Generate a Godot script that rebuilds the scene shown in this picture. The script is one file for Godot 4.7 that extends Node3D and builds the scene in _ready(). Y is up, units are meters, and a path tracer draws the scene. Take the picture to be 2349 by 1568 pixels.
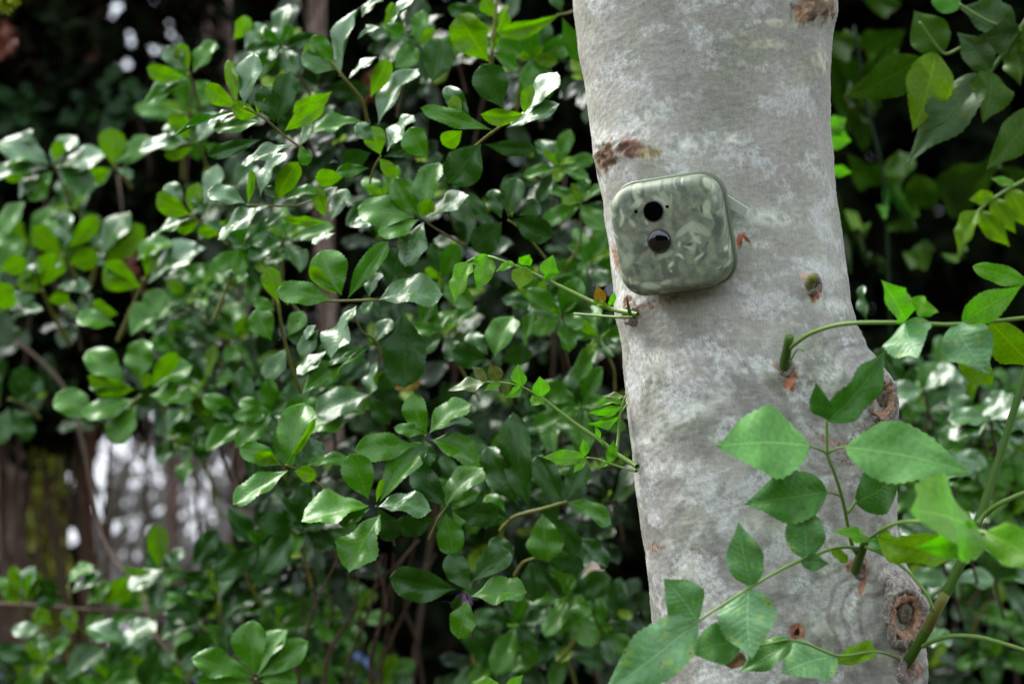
extends Node3D
# An ash trunk with a small camouflaged camera, in front of a glossy evergreen hedge.
# Points are given as (u, v, depth): u, v on a 2349 x 1568 sheet through the lens, depth in metres along its axis.

const FULL_U := 2349.0
const FULL_V := 1568.0
const PITCH := 9.0
const FOV := 15.37
var K := 2.0 * tan(deg_to_rad(FOV / 2.0)) / FULL_V
var CX: Transform3D
var SUN := Vector3(-0.46, 0.80, -0.34).normalized()
var rng := RandomNumberGenerator.new()
var M := {}
var shrub_leaf := []
var ash_leaf := []
var small_leaf: ArrayMesh
var names := {}
var cd := 1.65        # depth of the cluster being built
var on: Node3D        # thing being built
var grow: MeshInstance3D  # twig or shoot being built
var leaf_count := 0

# ---------------------------------------------------------------- helpers
func P(u: float, v: float, d: float) -> Vector3:
	return CX * Vector3((u - FULL_U / 2) * K * d, -(v - FULL_V / 2) * K * d, -d)

func side(x: float, y: float, z: float) -> Vector3:      # a direction given as right, up, towards the lens
	return (CX.basis * Vector3(x, y, z)).normalized()

func numbered(called: String, parent: Node) -> String:
	var key := str(parent.get_instance_id()) + called
	var n: int = names.get(key, 0)
	names[key] = n + 1
	return called if n == 0 else "%s_%03d" % [called, n]

func thing(called: String, label: String, category: String, at: Vector3, group := "") -> Node3D:
	var o := Node3D.new()
	o.name = numbered(called, self)
	add_child(o, true)
	o.position = at
	o.set_meta("label", label)
	o.set_meta("category", category)
	if group:
		o.set_meta("group", group)
	return o

func part(called: String, mesh: Mesh, m: Material, parent: Node) -> MeshInstance3D:
	var o := MeshInstance3D.new()
	o.name = numbered(called, parent)
	o.mesh = mesh
	o.material_override = m
	parent.add_child(o, true)
	return o

func lin(r: float, g: float, b: float) -> Color:
	return Color(r, g, b).linear_to_srgb()

func mat(c: Color, rough := 0.8, spec := 0.5) -> StandardMaterial3D:
	var m := StandardMaterial3D.new()
	m.albedo_color = c
	m.roughness = rough
	m.metallic_specular = spec
	m.cull_mode = BaseMaterial3D.CULL_DISABLED
	return m

func smooth(a: float, b: float, x: float) -> float:
	var t := clampf((x - a) / (b - a), 0.0, 1.0)
	return t * t * (3.0 - 2.0 * t)

func noise(seed_: int, freq: float, octaves := 4, kind := FastNoiseLite.TYPE_SIMPLEX_SMOOTH) -> FastNoiseLite:
	var n := FastNoiseLite.new()
	n.seed = seed_
	n.frequency = freq
	n.noise_type = kind
	n.fractal_octaves = octaves
	return n

func bytes_of(n: FastNoiseLite, w: int, h: int, sw := 1, sh := 1) -> PackedByteArray:   # stretched sw, sh times
	var im := n.get_image(maxi(w / sw, 2), maxi(h / sh, 2))
	if sw > 1 or sh > 1:
		im.resize(w, h, Image.INTERPOLATE_CUBIC)
	im.convert(Image.FORMAT_L8)
	return im.get_data()

func lut(table: Array, v: float) -> float:       # piecewise through Vector2(v, value)
	if v <= table[0].x:
		return table[0].y + (v - table[0].x) * (table[1].y - table[0].y) / (table[1].x - table[0].x) * 0.6
	for i in range(1, table.size()):
		if v <= table[i].x:
			var a: Vector2 = table[i - 1]
			var b: Vector2 = table[i]
			return lerpf(a.y, b.y, smooth(0, 1, (v - a.x) / (b.x - a.x)) * 0.5 + 0.5 * (v - a.x) / (b.x - a.x))
	return table[-1].y + (v - table[-1].x) * 0.06

# a tapered tube through points; slightly wavering; noded where asked
func tube(pts: PackedVector3Array, r0: float, r1: float, off: Vector3, sides := 8, wob := 0.06, knobs := 0.0) -> ArrayMesh:
	var c := Curve3D.new()
	c.bake_interval = 0.002
	for i in pts.size():
		var t := Vector3.ZERO
		if i > 0 and i < pts.size() - 1:
			t = (pts[i + 1] - pts[i - 1]).normalized() * minf((pts[i + 1] - pts[i]).length(), (pts[i] - pts[i - 1]).length()) / 3.0
		c.add_point(pts[i], -t, t)
	var total := c.get_baked_length()
	var n := clampi(int(total / maxf(r0 * 1.5, 0.0025)), 4, 70)
	var st := SurfaceTool.new()
	st.begin(Mesh.PRIMITIVE_TRIANGLES)
	var prev := Vector3.ZERO
	for i in n + 1:
		var f := float(i) / n
		var p := c.sample_baked(total * f, true)
		var q := c.sample_baked(minf(total, total * (f + 0.5 / n)), true)
		var o := c.sample_baked(maxf(0, total * (f - 0.5 / n)), true)
		var d := (q - o).normalized()
		if prev == Vector3.ZERO:
			prev = d.cross(Vector3(0.31, 0.2, 0.93)).normalized()
		prev = (prev - d * prev.dot(d)).normalized()
		var b := d.cross(prev)
		var r := lerpf(r0, r1, f) * (1.0 + wob * sin(i * 2.1 + r0 * 9000.0) + knobs * pow(maxf(0, sin(f * total * 160.0)), 8.0))
		for k in sides + 1:
			var a := TAU * k / sides
			st.set_uv(Vector2(float(k) / sides, f * total * 20.0))
			st.add_vertex(p + (prev * cos(a) + b * sin(a)) * r - off)
	for i in n:
		for k in sides:
			var a := i * (sides + 1) + k
			var b := a + sides + 1
			st.add_index(a); st.add_index(b); st.add_index(a + 1)
			st.add_index(a + 1); st.add_index(b); st.add_index(b + 1)
	# closed end
	var end := c.sample_baked(total, true)
	st.set_uv(Vector2(0.5, 1))
	st.add_vertex(end - off)
	var last := (n + 1) * (sides + 1)
	for k in sides:
		st.add_index(n * (sides + 1) + k); st.add_index(last); st.add_index(n * (sides + 1) + k + 1)
	st.generate_normals()
	return st.commit()

func pts(list: Array) -> PackedVector3Array:     # Vector3(u, v, depth) -> world
	var out := PackedVector3Array()
	for p in list:
		out.append(P(p.x, p.y, p.z))
	return out

# ---------------------------------------------------------------- leaves
# kind 0: obovate evergreen leaf; 1: pointed ash leaflet. Unit length along +y, unit width, top side +z.
func make_leaf(kind: int, fold: float, curl: float, wave: float, seed_: int, rows := 28, cols := 6, teeth := 0.05) -> ArrayMesh:
	var r := RandomNumberGenerator.new()
	r.seed = seed_
	var ph := r.randf() * TAU
	var bend := r.randf_range(-0.05, 0.05)
	var skew := r.randf_range(-0.06, 0.06)
	var st := SurfaceTool.new()
	st.begin(Mesh.PRIMITIVE_TRIANGLES)
	for i in rows + 1:
		var t := float(i) / rows
		var h: float
		if kind == 0:
			h = 0.5 * (pow(sin(PI / 2 * t / 0.63), 1.15) if t < 0.63 else pow(maxf(1.0 - pow((t - 0.63) / 0.372, 2.3), 0.0), 0.56))
			if t < 0.12:
				h = maxf(h, 0.022)
		else:
			h = 0.5 * pow(maxf(sin(PI * pow(t, 0.80)), 0.0), 0.88) * (1.0 - 0.35 * smooth(0.62, 0.98, t))
			h = maxf(h, 0.012 if t < 0.5 else 0.0)
		var tooth := 1.0
		if t > 0.25 and t < 0.99:
			tooth = 1.0 + teeth * (1.0 if i % 2 == 0 else -1.0) * (0.7 + 0.5 * sin(i * 3.7 + ph))
		for k in cols + 1:
			var s := (2.0 * k / cols - 1.0)
			var e := absf(s)
			var x := s * h * (tooth if k == 0 or k == cols else 1.0) * (1.0 + skew * s) + bend * sin(PI * t)
			var z := fold * e * h * (1.0 - 0.35 * e) - curl * t * t - 0.10 * e * e * h
			z += wave * h * e * sin(t * 11.0 + ph + s * 1.5) + wave * 0.5 * sin(t * 5.0 + ph) * 0.12
			z += 0.006 * sin(t * 31.0 - e * 5.0) * e * h * 2.0
			var y := t + (0.03 * (1.0 - e) if i == rows else 0.0)
			st.set_uv(Vector2(0.5 + 0.5 * s * (0.25 + 0.75 * minf(1.0, h * 2.0)), t))
			st.add_vertex(Vector3(x, y, z))
	for i in rows:
		for k in cols:
			var a := i * (cols + 1) + k
			var b := a + cols + 1
			st.add_index(a); st.add_index(b); st.add_index(a + 1)
			st.add_index(a + 1); st.add_index(b); st.add_index(b + 1)
	st.generate_normals()
	return st.commit()

# albedo, relief of a leaf blade: midrib, side veins, blotches
func leaf_textures(w: int, h: int, veins: float, slant: float, mottled: float, seed_: int) -> Array:
	var n1 := bytes_of(noise(seed_, 0.035, 4), w, h)
	var n2 := bytes_of(noise(seed_ + 1, 0.012, 3), w, h)
	var col := PackedByteArray()
	var hei := PackedByteArray()
	col.resize(w * h * 3)
	hei.resize(w * h)
	for y in h:
		var t := float(y) / h
		for x in w:
			var i := y * w + x
			var s := absf(2.0 * x / w - 1.0)
			var mid := 1.0 - smooth(0.012, 0.05 - 0.03 * t, s)
			var q := (t - slant * pow(s, 0.85)) * veins + n2[i] * 0.0022
			var fr := q - floorf(q)
			var vein := 1.0 - smooth(0.0, 0.13, minf(fr, 1.0 - fr))
			vein *= (1.0 - s * 0.75) * 0.5
			var f := n1[i] / 255.0
			var g := n2[i] / 255.0
			var b := 0.86 + 0.18 * f + 0.12 * mid + 0.05 * vein
			var yel := 0.5 * mid + 0.12 * vein + 0.10 * smooth(0.85, 1.0, s)
			var m := mottled * smooth(0.62, 0.80, g * 0.75 + s * 0.22 + 0.1 * f)
			col[i * 3] = int(clampf(b * (0.80 + yel * 0.6 + m * 0.75), 0, 1) * 255)
			col[i * 3 + 1] = int(clampf(b * (0.90 + yel * 0.22 + m * 0.28), 0, 1) * 255)
			col[i * 3 + 2] = int(clampf(b * (0.80 + yel * 0.3 - m * 0.45), 0, 1) * 255)
			if mottled > 0 and f > 0.80 and g > 0.5:
				col[i * 3] = int(col[i * 3] * 0.75)
				col[i * 3 + 1] = int(col[i * 3 + 1] * 0.50)
			var bulge := sin(fr * PI)
			hei[i] = int(clampf(0.36 + 0.22 * bulge * (1.0 - 0.5 * s) - 0.25 * mid + 0.22 * f, 0, 1) * 255)
	var ic := Image.create_from_data(w, h, false, Image.FORMAT_RGB8, col)
	var ih := Image.create_from_data(w, h, false, Image.FORMAT_L8, hei)
	return [ImageTexture.create_from_image(ic), ImageTexture.create_from_image(ih)]

func leaf_mat(tex: Array, c: Color, rough: float, spec: float, relief: float, glow: Color) -> StandardMaterial3D:
	var m := mat(c, rough, spec)
	m.albedo_texture = tex[0]
	m.heightmap_enabled = true
	m.heightmap_texture = tex[1]
	m.heightmap_scale = relief
	m.backlight_enabled = true
	m.backlight = glow
	return m

# a leaf from base to tip; lean 0: its top faces the lens, 1: it faces half-way to the bright sky; below 0: it turns away
func put_leaf(parent: Node, mesh: Mesh, m: Material, a: Vector3, b: Vector3, w: float, lean: float, roll: float, off: Vector3) -> MeshInstance3D:
	var y := (b - a).normalized()
	var len_ := (b - a).length()
	var to := (CX.origin - (a + b) * 0.5).normalized()
	var half := (to + SUN).normalized()
	var aim := to.lerp(half, lean) if lean >= 0 else to.lerp(Vector3(0, -1, 0.2), -lean)
	var n := (aim - y * aim.dot(y))
	if n.length() < 0.05:
		n = y.cross(Vector3(1, 0, 0))
	n = n.normalized().rotated(y, roll)
	var flat := (to - y * to.dot(y)).normalized()
	var real := minf(w * 1.05 / clampf(absf(n.dot(flat)), 0.55, 1.0), len_ * 0.80)
	var o := part("leaf", mesh, m, parent)
	o.transform = Transform3D(Basis(y.cross(n) * real, y * len_, n * len_ * 0.75), a - off)
	leaf_count += 1
	return o

# tone letters: w bright gloss, g glossy mid, d dark, m mid, y young yellow-green, l lilac sheen in shade
func h(tone: String, bu: float, bv: float, tu: float, tv: float, w: float, dz := 99.0) -> void:
	var a := P(bu, bv, cd)
	var proj := Vector2(tu - bu, tv - bv).length() * K * cd
	var dd := dz if dz < 90 else rng.randf_range(-0.45, 0.35)
	tu += (tu - bu) * 0.11
	tv += (tv - bv) * 0.11
	var b := P(tu, tv, cd + dd * proj)
	var lean := 0.0
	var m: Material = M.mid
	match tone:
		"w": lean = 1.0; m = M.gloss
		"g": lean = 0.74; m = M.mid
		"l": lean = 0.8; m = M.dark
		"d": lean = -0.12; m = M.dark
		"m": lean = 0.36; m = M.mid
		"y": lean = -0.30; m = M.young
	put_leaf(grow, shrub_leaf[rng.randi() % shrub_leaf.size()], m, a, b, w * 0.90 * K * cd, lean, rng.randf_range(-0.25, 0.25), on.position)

func twig(list: Array, r0: float, r1: float, m: Material = null) -> void:     # radii in u at the cluster's depth
	grow = part("twig", tube(pts(list), r0 * 0.75 * K * cd, r1 * 0.75 * K * cd, on.position, 7, 0.08, 0.25), m if m else M.twig, on)

# a whorl of leaves round a shoot's end, built as parts
func rosette(u: float, v: float, d: float, axis: Vector3, n: int, size: float, tone: float, gone := 0.0) -> void:
	var c := P(u, v, d)
	cd = d
	var s := size * K * d
	var back := c - axis * s * 1.1 + Vector3(rng.randf_range(-0.2, 0.2), -0.5, -0.3) * s
	var low := back + Vector3(rng.randf_range(-0.5, 0.5), -0.7, -0.8) * s
	grow = part("twig", tube(PackedVector3Array([low, back, c]), s * 0.045, s * 0.03, on.position, 6, 0.08, 0.3), M.green_twig if rng.randf() < 0.5 else M.twig, on)
	whorl(c, axis, n, s, tone, gone, null, null)

func whorl(c: Vector3, axis: Vector3, n: int, s: float, tone: float, gone: float, into, tint) -> void:
	var x := axis.cross(Vector3(0.3, 0.9, 0.31)).normalized()
	var z := axis.cross(x)
	var start := rng.randf() * TAU
	for i in n:
		if gone > 0 and rng.randf() < gone:
			continue
		var f := float(i) / maxf(n - 1, 1)
		var az := start + i * 2.39996 + rng.randf_range(-0.25, 0.25)
		var tilt := lerpf(0.45, 1.55, pow(f, 0.75)) + rng.randf_range(-0.18, 0.22)
		var out := x * cos(az) + z * sin(az)
		var dir := (axis * cos(tilt) + out * sin(tilt)).normalized()
		var nrm := (axis * sin(tilt) - out * cos(tilt)).rotated(dir, rng.randf_range(-0.35, 0.35))
		var l := s * lerpf(0.55, 1.18, minf(1.0, f * 1.7)) * rng.randf_range(0.78, 1.2)
		var a := c - axis * s * 0.28 * f
		var w := l * rng.randf_range(0.40, 0.52)
		var b := Basis(dir.cross(nrm) * w, dir * l, nrm * l * 0.8)
		var young := f < 0.30 and rng.randf() < tone
		if into == null:
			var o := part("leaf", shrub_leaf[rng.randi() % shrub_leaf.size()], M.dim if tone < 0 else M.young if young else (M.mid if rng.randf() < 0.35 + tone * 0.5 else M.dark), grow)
			o.transform = Transform3D(b, a - on.position)
			leaf_count += 1
		else:
			into.append(Transform3D(b, a))
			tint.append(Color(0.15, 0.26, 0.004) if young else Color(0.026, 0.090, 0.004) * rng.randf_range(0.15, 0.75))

func scatter(called: String, mesh: Mesh, m: Material, where: Array, tints: Array, parent: Node, off: Vector3) -> MultiMeshInstance3D:
	var mm := MultiMesh.new()
	mm.transform_format = MultiMesh.TRANSFORM_3D
	mm.use_colors = tints.size() > 0
	mm.mesh = mesh
	mm.instance_count = where.size()
	for i in where.size():
		var t: Transform3D = where[i]
		t.origin -= off
		mm.set_instance_transform(i, t)
		if tints.size():
			mm.set_instance_color(i, tints[i])
	var o := MultiMeshInstance3D.new()
	o.name = numbered(called, parent)
	o.multimesh = mm
	o.material_override = m
	o.set_meta("kind", "stuff")
	parent.add_child(o, true)
	return o

# ---------------------------------------------------------------- the ash trunk
var left_edge := [Vector2(-200, 1296), Vector2(0, 1314), Vector2(100, 1326), Vector2(230, 1346), Vector2(390, 1369), Vector2(480, 1386), Vector2(580, 1399), Vector2(690, 1411), Vector2(810, 1428), Vector2(920, 1438), Vector2(1060, 1451), Vector2(1180, 1466), Vector2(1280, 1481), Vector2(1400, 1494), Vector2(1500, 1501), Vector2(1570, 1506), Vector2(1750, 1518)]
var right_edge := [Vector2(-200, 1925), Vector2(0, 1916), Vector2(60, 1910), Vector2(180, 1903), Vector2(280, 1903), Vector2(380, 1911), Vector2(450, 1918), Vector2(570, 1935), Vector2(680, 1950), Vector2(740, 1964), Vector2(790, 1983), Vector2(830, 2008), Vector2(870, 2034), Vector2(920, 2046), Vector2(980, 2050), Vector2(1100, 2056), Vector2(1200, 2058), Vector2(1280, 2072), Vector2(1330, 2090), Vector2(1400, 2104), Vector2(1460, 2106), Vector2(1510, 2112), Vector2(1570, 2121), Vector2(1750, 2135)]
const TRUNK_Z := -1.55

func trunk_depth(v: float) -> float:             # the trunk stands upright in the world
	var p := deg_to_rad(PITCH)
	return -TRUNK_Z / (cos(p) + (v - FULL_V / 2) * K * sin(p))

func on_trunk(u: float, v: float, out := 0.0) -> Vector3:    # the bark under a point of the sheet
	var e := flat_on(u, v)
	var l := lut(left_edge, e.y)
	var r := lut(right_edge, e.y)
	var s := clampf((e.x - (l + r) / 2) / ((r - l) / 2), -1, 1)
	var d := trunk_depth(e.y)
	var rad := (r - l) / 2 * K * d
	var c := P((l + r) / 2, e.y, d)
	return c + CX.basis.x * (rad + out) * s + CX.basis.z * (rad * 0.96 + out) * sqrt(1.0 - s * s)

func flat_on(u: float, v: float) -> Vector2:     # where the bark seen at (u, v) lies on the stem's own section
	var e := Vector2(u, v)
	for i in 5:
		var l := lut(left_edge, e.y)
		var r := lut(right_edge, e.y)
		var s := clampf((e.x - (l + r) / 2) / ((r - l) / 2), -1, 1)
		var near := 1.0 - (r - l) / 2 * K * 0.96 * sqrt(1.0 - s * s)
		e = Vector2(FULL_U / 2 + (u - FULL_U / 2) * near, FULL_V / 2 + (v - FULL_V / 2) * near)
	return e

func trunk_normal(u: float, v: float) -> Vector3:
	var e := flat_on(u, v)
	var l := lut(left_edge, e.y)
	var r := lut(right_edge, e.y)
	var s := clampf((e.x - (l + r) / 2) / ((r - l) / 2), -1, 1)
	return (CX.basis.x * s + CX.basis.z * sqrt(1.0 - s * s)).normalized()

var scar_noise := noise(91, 0.06, 3)
const SPAN := 100.0     # degrees of bark either side that the texture covers
func bump_at(u: float, v: float) -> float:       # swellings of the bark, metres
	var o := 0.0
	var near := 1.0 / (1.0 - 0.045 * sqrt(maxf(0.0, 1.0 - pow((u - 1750) / 300.0, 2))))
	u = FULL_U / 2 + (u - FULL_U / 2) * near
	v = FULL_V / 2 + (v - FULL_V / 2) * near
	o += 0.0050 * exp(-(pow((u - 2010) / 75.0, 2) + pow((v - 915) / 85.0, 2)))
	o += 0.0065 * exp(-(pow((u - 2065) / 75.0, 2) + pow((v - 1415) / 80.0, 2)))
	o += 0.0040 * exp(-(pow((u - 1862) / 38.0, 2) + pow((v - 638) / 38.0, 2)))
	o += 0.0040 * exp(-(pow((u - 1803) / 36.0, 2) + pow((v - 825) / 45.0, 2)))
	o += 0.0040 * exp(-(pow((u - 1968) / 40.0, 2) + pow((v - 1290) / 45.0, 2)))
	o += 0.0035 * exp(-(pow((u - 1445) / 30.0, 2) + pow((v - 718) / 40.0, 2)))
	o += 0.0030 * exp(-(pow((u - 1430) / 80.0, 2) + pow((v - 352) / 34.0, 2)))
	o += 0.0050 * exp(-(pow((u - 1885) / 60.0, 2) + pow((v - 5) / 36.0, 2)))
	o += 0.0040 * exp(-(pow((u - 2075) / 45.0, 2) + pow((v - 1525) / 40.0, 2)))
	for sc in [Vector3(1397, 360, 38), Vector3(1450, 340, 32), Vector3(1868, 12, 50), Vector3(2000, 1000, 60), Vector3(2035, 1345, 44)]:
		var far: float = Vector2(u - sc.x, v - sc.y).length() / sc.z
		if far < 1.2:
			o += 0.0022 * scar_noise.get_noise_2d(u, v) * smooth(1.2, 0.5, far)
	# folds of bark that run round the two knots
	for kn in [Vector3(2015, 920, 1.0), Vector3(2078, 1418, 1.0)]:
		var dx: float = (u - kn.x) * (0.72 if u < kn.x else 1.0)
		var r := sqrt(dx * dx + pow(v - kn.y, 2))
		if r < 240:
			o += 0.00028 * sin(r * 0.20 + sin(atan2(v - kn.y, dx) * 3.0 + r * 0.03) * 1.3) * smooth(220, 90, r) * smooth(40, 70, r)
	return o

func make_trunk(off: Vector3) -> ArrayMesh:
	var st := SurfaceTool.new()
	st.begin(Mesh.PRIMITIVE_TRIANGLES)
	var n1 := noise(5, 0.02, 4)
	var n2 := noise(6, 0.12, 3)
	var vs := []
	var v := -2600.0
	while v < 6300.0:
		vs.append(v)
		v += 5.0 if v > -120 and v < 1680 else 60.0
	var cols := 260
	for y in vs.size():
		var vv: float = vs[y]
		var lim := clampf(vv, -200, 1750)
		var l := lut(left_edge, lim)
		var r := lut(right_edge, lim)
		if vv != lim:        # the stem goes on down to the ground and up into the crown
			var flare := maxf(0, vv - 1750) * 0.018
			var lean := (vv - lim) * 0.075
			l += lean - flare
			r += lean * 0.9 + flare
		var d := trunk_depth(vv)
		var rad := (r - l) / 2 * K * d
		var c := P((l + r) / 2, vv, d)
		for x in cols + 1:
			var phi := TAU * (float(x) / cols - 0.5)
			var s := sin(phi)
			var u := (l + r) / 2 + (r - l) / 2 * s
			var rr := rad
			if cos(phi) > -0.25:
				rr += bump_at(u, vv) * smooth(-0.25, 0.1, cos(phi))
			rr += 0.0008 * n1.get_noise_2d(phi * 90.0, vv * 0.35) + 0.00040 * n2.get_noise_2d(phi * 120.0, vv)
			var fold := absf(rad_to_deg(phi)) / SPAN
			fold = fold if fold <= 1.0 else 2.0 - fold
			st.set_uv(Vector2(0.5 + 0.5 * fold * signf(phi), (vv + 200.0) / 1968.0))
			st.add_vertex(c + CX.basis.x * rr * s + CX.basis.z * rr * cos(phi) * 0.96 - off)
	for y in vs.size() - 1:
		for x in cols:
			var a := y * (cols + 1) + x
			var b := a + cols + 1
			st.add_index(a); st.add_index(a + 1); st.add_index(b)
			st.add_index(a + 1); st.add_index(b + 1); st.add_index(b)
	st.generate_normals()
	return st.commit()

const TW := 880
const TH := 1480
var bark_c := PackedByteArray()
var bark_h := PackedByteArray()
var row_c := PackedFloat32Array()
var row_r := PackedFloat32Array()
var sines := PackedFloat32Array()

func stain(cu: float, cv: float, ru: float, rv: float, turn: float, c: Color, power: float, rise: float, rag: PackedByteArray, edge := 0.5) -> void:
	var at := flat_on(cu, cv)
	cu = at.x
	cv = at.y
	var ext := maxf(ru, rv) * 1.5
	var y0 := clampi(int((cv - ext + 200) / 1968.0 * TH), 0, TH - 1)
	var y1 := clampi(int((cv + ext + 200) / 1968.0 * TH), 0, TH - 1)
	var ca := cos(turn)
	var sa := sin(turn)
	for y in range(y0, y1 + 1):
		var v := y * 1968.0 / TH - 200.0
		for x in TW:
			if x < 44 or x > TW - 44:
				continue
			var u := row_c[y] + row_r[y] * sines[x]
			if absf(u - cu) > ext:
				continue
			var dx := ((u - cu) * ca + (v - cv) * sa) / ru
			var dy := (-(u - cu) * sa + (v - cv) * ca) / rv
			var i := y * TW + x
			var g := rag[i] / 255.0
			var m := smooth(1.0 + edge * 0.5, 1.0 - edge, sqrt(dx * dx + dy * dy) + (g - 0.5) * (1.7 if ru > 40 else 0.8)) * power
			if m <= 0.0:
				continue
			bark_c[i * 3] = int(lerpf(bark_c[i * 3], c.r * 255.0 * (0.55 + 0.9 * g), m))
			bark_c[i * 3 + 1] = int(lerpf(bark_c[i * 3 + 1], c.g * 255.0 * (0.55 + 0.9 * g), m))
			bark_c[i * 3 + 2] = int(lerpf(bark_c[i * 3 + 2], c.b * 255.0 * (0.55 + 0.9 * g), m))
			bark_h[i] = int(clampf(bark_h[i] + rise * m * (0.4 + 1.2 * g) * 255.0 - (40.0 * m * (1.0 - g) if rise < 0 else 0.0), 0, 255))

func bark() -> StandardMaterial3D:
	var big := noise(21, 0.0042, 4)
	big.domain_warp_enabled = true
	big.domain_warp_amplitude = 40.0
	big.domain_warp_frequency = 0.008
	var nb := bytes_of(big, TW, TH)
	var np := bytes_of(noise(22, 0.013, 4), TW, TH, 2, 1)       # patches, wider than tall
	var nm := bytes_of(noise(23, 0.05, 3), TW, TH)
	var nf := bytes_of(noise(24, 0.22, 2), TW, TH)
	var ng := bytes_of(noise(29, 0.085, 4), TW, TH)
	var ne := bytes_of(noise(30, 0.030, 5), TW, TH)
	var nv := bytes_of(noise(25, 0.16, 3), TW, TH, 1, 4)         # upright fibre
	var nh := bytes_of(noise(26, 0.12, 3), TW, TH, 4, 1)         # fine cross lines
	var nw := bytes_of(noise(27, 0.006, 3), TW, TH)
	var ns := bytes_of(noise(28, 0.32, 1, FastNoiseLite.TYPE_VALUE), TW, TH)
	bark_c.resize(TW * TH * 3)
	bark_h.resize(TW * TH)
	sines.resize(TW)
	for x in TW:
		var phi := deg_to_rad((2.0 * x / (TW - 1) - 1.0) * SPAN)
		sines[x] = sin(phi)
	row_c.resize(TH)
	row_r.resize(TH)
	for y in TH:
		var v := y * 1968.0 / TH - 200.0
		var l := lut(left_edge, v)
		var r := lut(right_edge, v)
		row_c[y] = (l + r) / 2
		row_r[y] = (r - l) / 2
		var low := smooth(640, 900, v)
		for x in TW:
			var i := y * TW + x
			var u := row_c[y] + row_r[y] * sines[x]
			var b := nb[i] / 255.0
			var p := np[clampi(y + int(low * 0.40 * (u - 1700) * TH / 1968.0), 0, TH - 1) * TW + x] / 255.0
			var m := nm[i] / 255.0
			var f := nf[i] / 255.0
			var fib := nv[i] / 255.0
			var cr := nh[i] / 255.0
			var w := nw[i] / 255.0
			var sp := ns[i] / 255.0
			# bands that slope up to the right, stronger low on the stem
			var q := v + 0.42 * (u - 1700) + (w - 0.5) * 230.0
			var band := 0.5 + 0.5 * sin(q * 0.050)
			var lich := smooth(0.52, 0.68, p * 0.60 + b * 0.30 + m * 0.20 + low * 0.05 * band - 0.02)
			lich *= 0.30 + 0.70 * smooth(0.36, 0.60, f * 0.35 + ng[i] / 255.0 * 0.45 + m * 0.20)
			var tone := 0.655 + (fib - 0.5) * 0.06 + (cr - 0.5) * 0.09 + (f - 0.5) * 0.09 + (m - 0.5) * 0.06 + (b - 0.5) * 0.12
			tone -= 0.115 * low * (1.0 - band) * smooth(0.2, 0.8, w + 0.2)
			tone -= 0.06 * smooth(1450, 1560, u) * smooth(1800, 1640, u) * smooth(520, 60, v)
			var r_ := tone * 1.022
			var g_ := tone * 1.0
			var b_ := tone * 0.935
			# a green-grey film in places, and a lilac cast in others
			var film := smooth(0.5, 0.8, w) * 0.5
			r_ -= 0.030 * film
			b_ -= 0.045 * film
			b_ += 0.008 * smooth(0.45, 0.2, w)
			lich *= 0.74
			r_ = lerpf(r_, 0.80 + 0.07 * sp, lich)
			g_ = lerpf(g_, 0.805 + 0.07 * sp, lich)
			b_ = lerpf(b_, 0.79 + 0.07 * sp, lich)
			# pores
			if sp > 0.86 and f < 0.35:
				r_ *= 0.86; g_ *= 0.85; b_ *= 0.84
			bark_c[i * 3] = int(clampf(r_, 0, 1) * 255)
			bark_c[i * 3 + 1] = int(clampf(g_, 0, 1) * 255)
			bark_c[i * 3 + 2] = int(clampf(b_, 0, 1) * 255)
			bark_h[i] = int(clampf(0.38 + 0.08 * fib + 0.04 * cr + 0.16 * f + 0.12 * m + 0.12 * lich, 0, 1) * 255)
	var pale := Color(0.84, 0.85, 0.79)
	var cream := Color(0.80, 0.80, 0.69)
	for s in [[1792, 52, 66, 13, 0.04], [1755, 98, 78, 15, 0.05], [1886, 140, 28, 34, 0.2], [1690, 318, 36, 14, 0.0], [1575, 402, 16, 13, 0.0], [1760, 498, 95, 22, 0.1], [1480, 262, 70, 26, -0.3], [1570, 330, 60, 18, -0.2]]:
		stain(s[0], s[1], s[2], s[3], s[4], cream if s[1] < 200 else pale, 0.62, 0.06, ne, 0.45)
	for s in [[1560, 955, 90, 22, -0.35], [1480, 1010, 60, 20, -0.3], [1640, 910, 70, 26, -0.5], [1530, 1080, 80, 20, -0.28], [1610, 1130, 90, 20, -0.3], [1560, 1240, 85, 18, -0.35], [1720, 1210, 60, 26, 0.1], [1905, 860, 26, 60, 0.8], [1870, 985, 44, 20, 0.2], [1900, 700, 66, 20, 0.15], [1500, 820, 40, 24, -0.3], [1745, 560, 40, 12, 0.1], [1880, 1420, 60, 36, -0.5], [1960, 1380, 26, 60, 0.5], [1800, 1500, 70, 14, 0.0]]:
		stain(s[0], s[1], s[2], s[3], s[4], pale, 0.55, 0.06, ne if s[2] > 50 else ng, 0.7)
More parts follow.
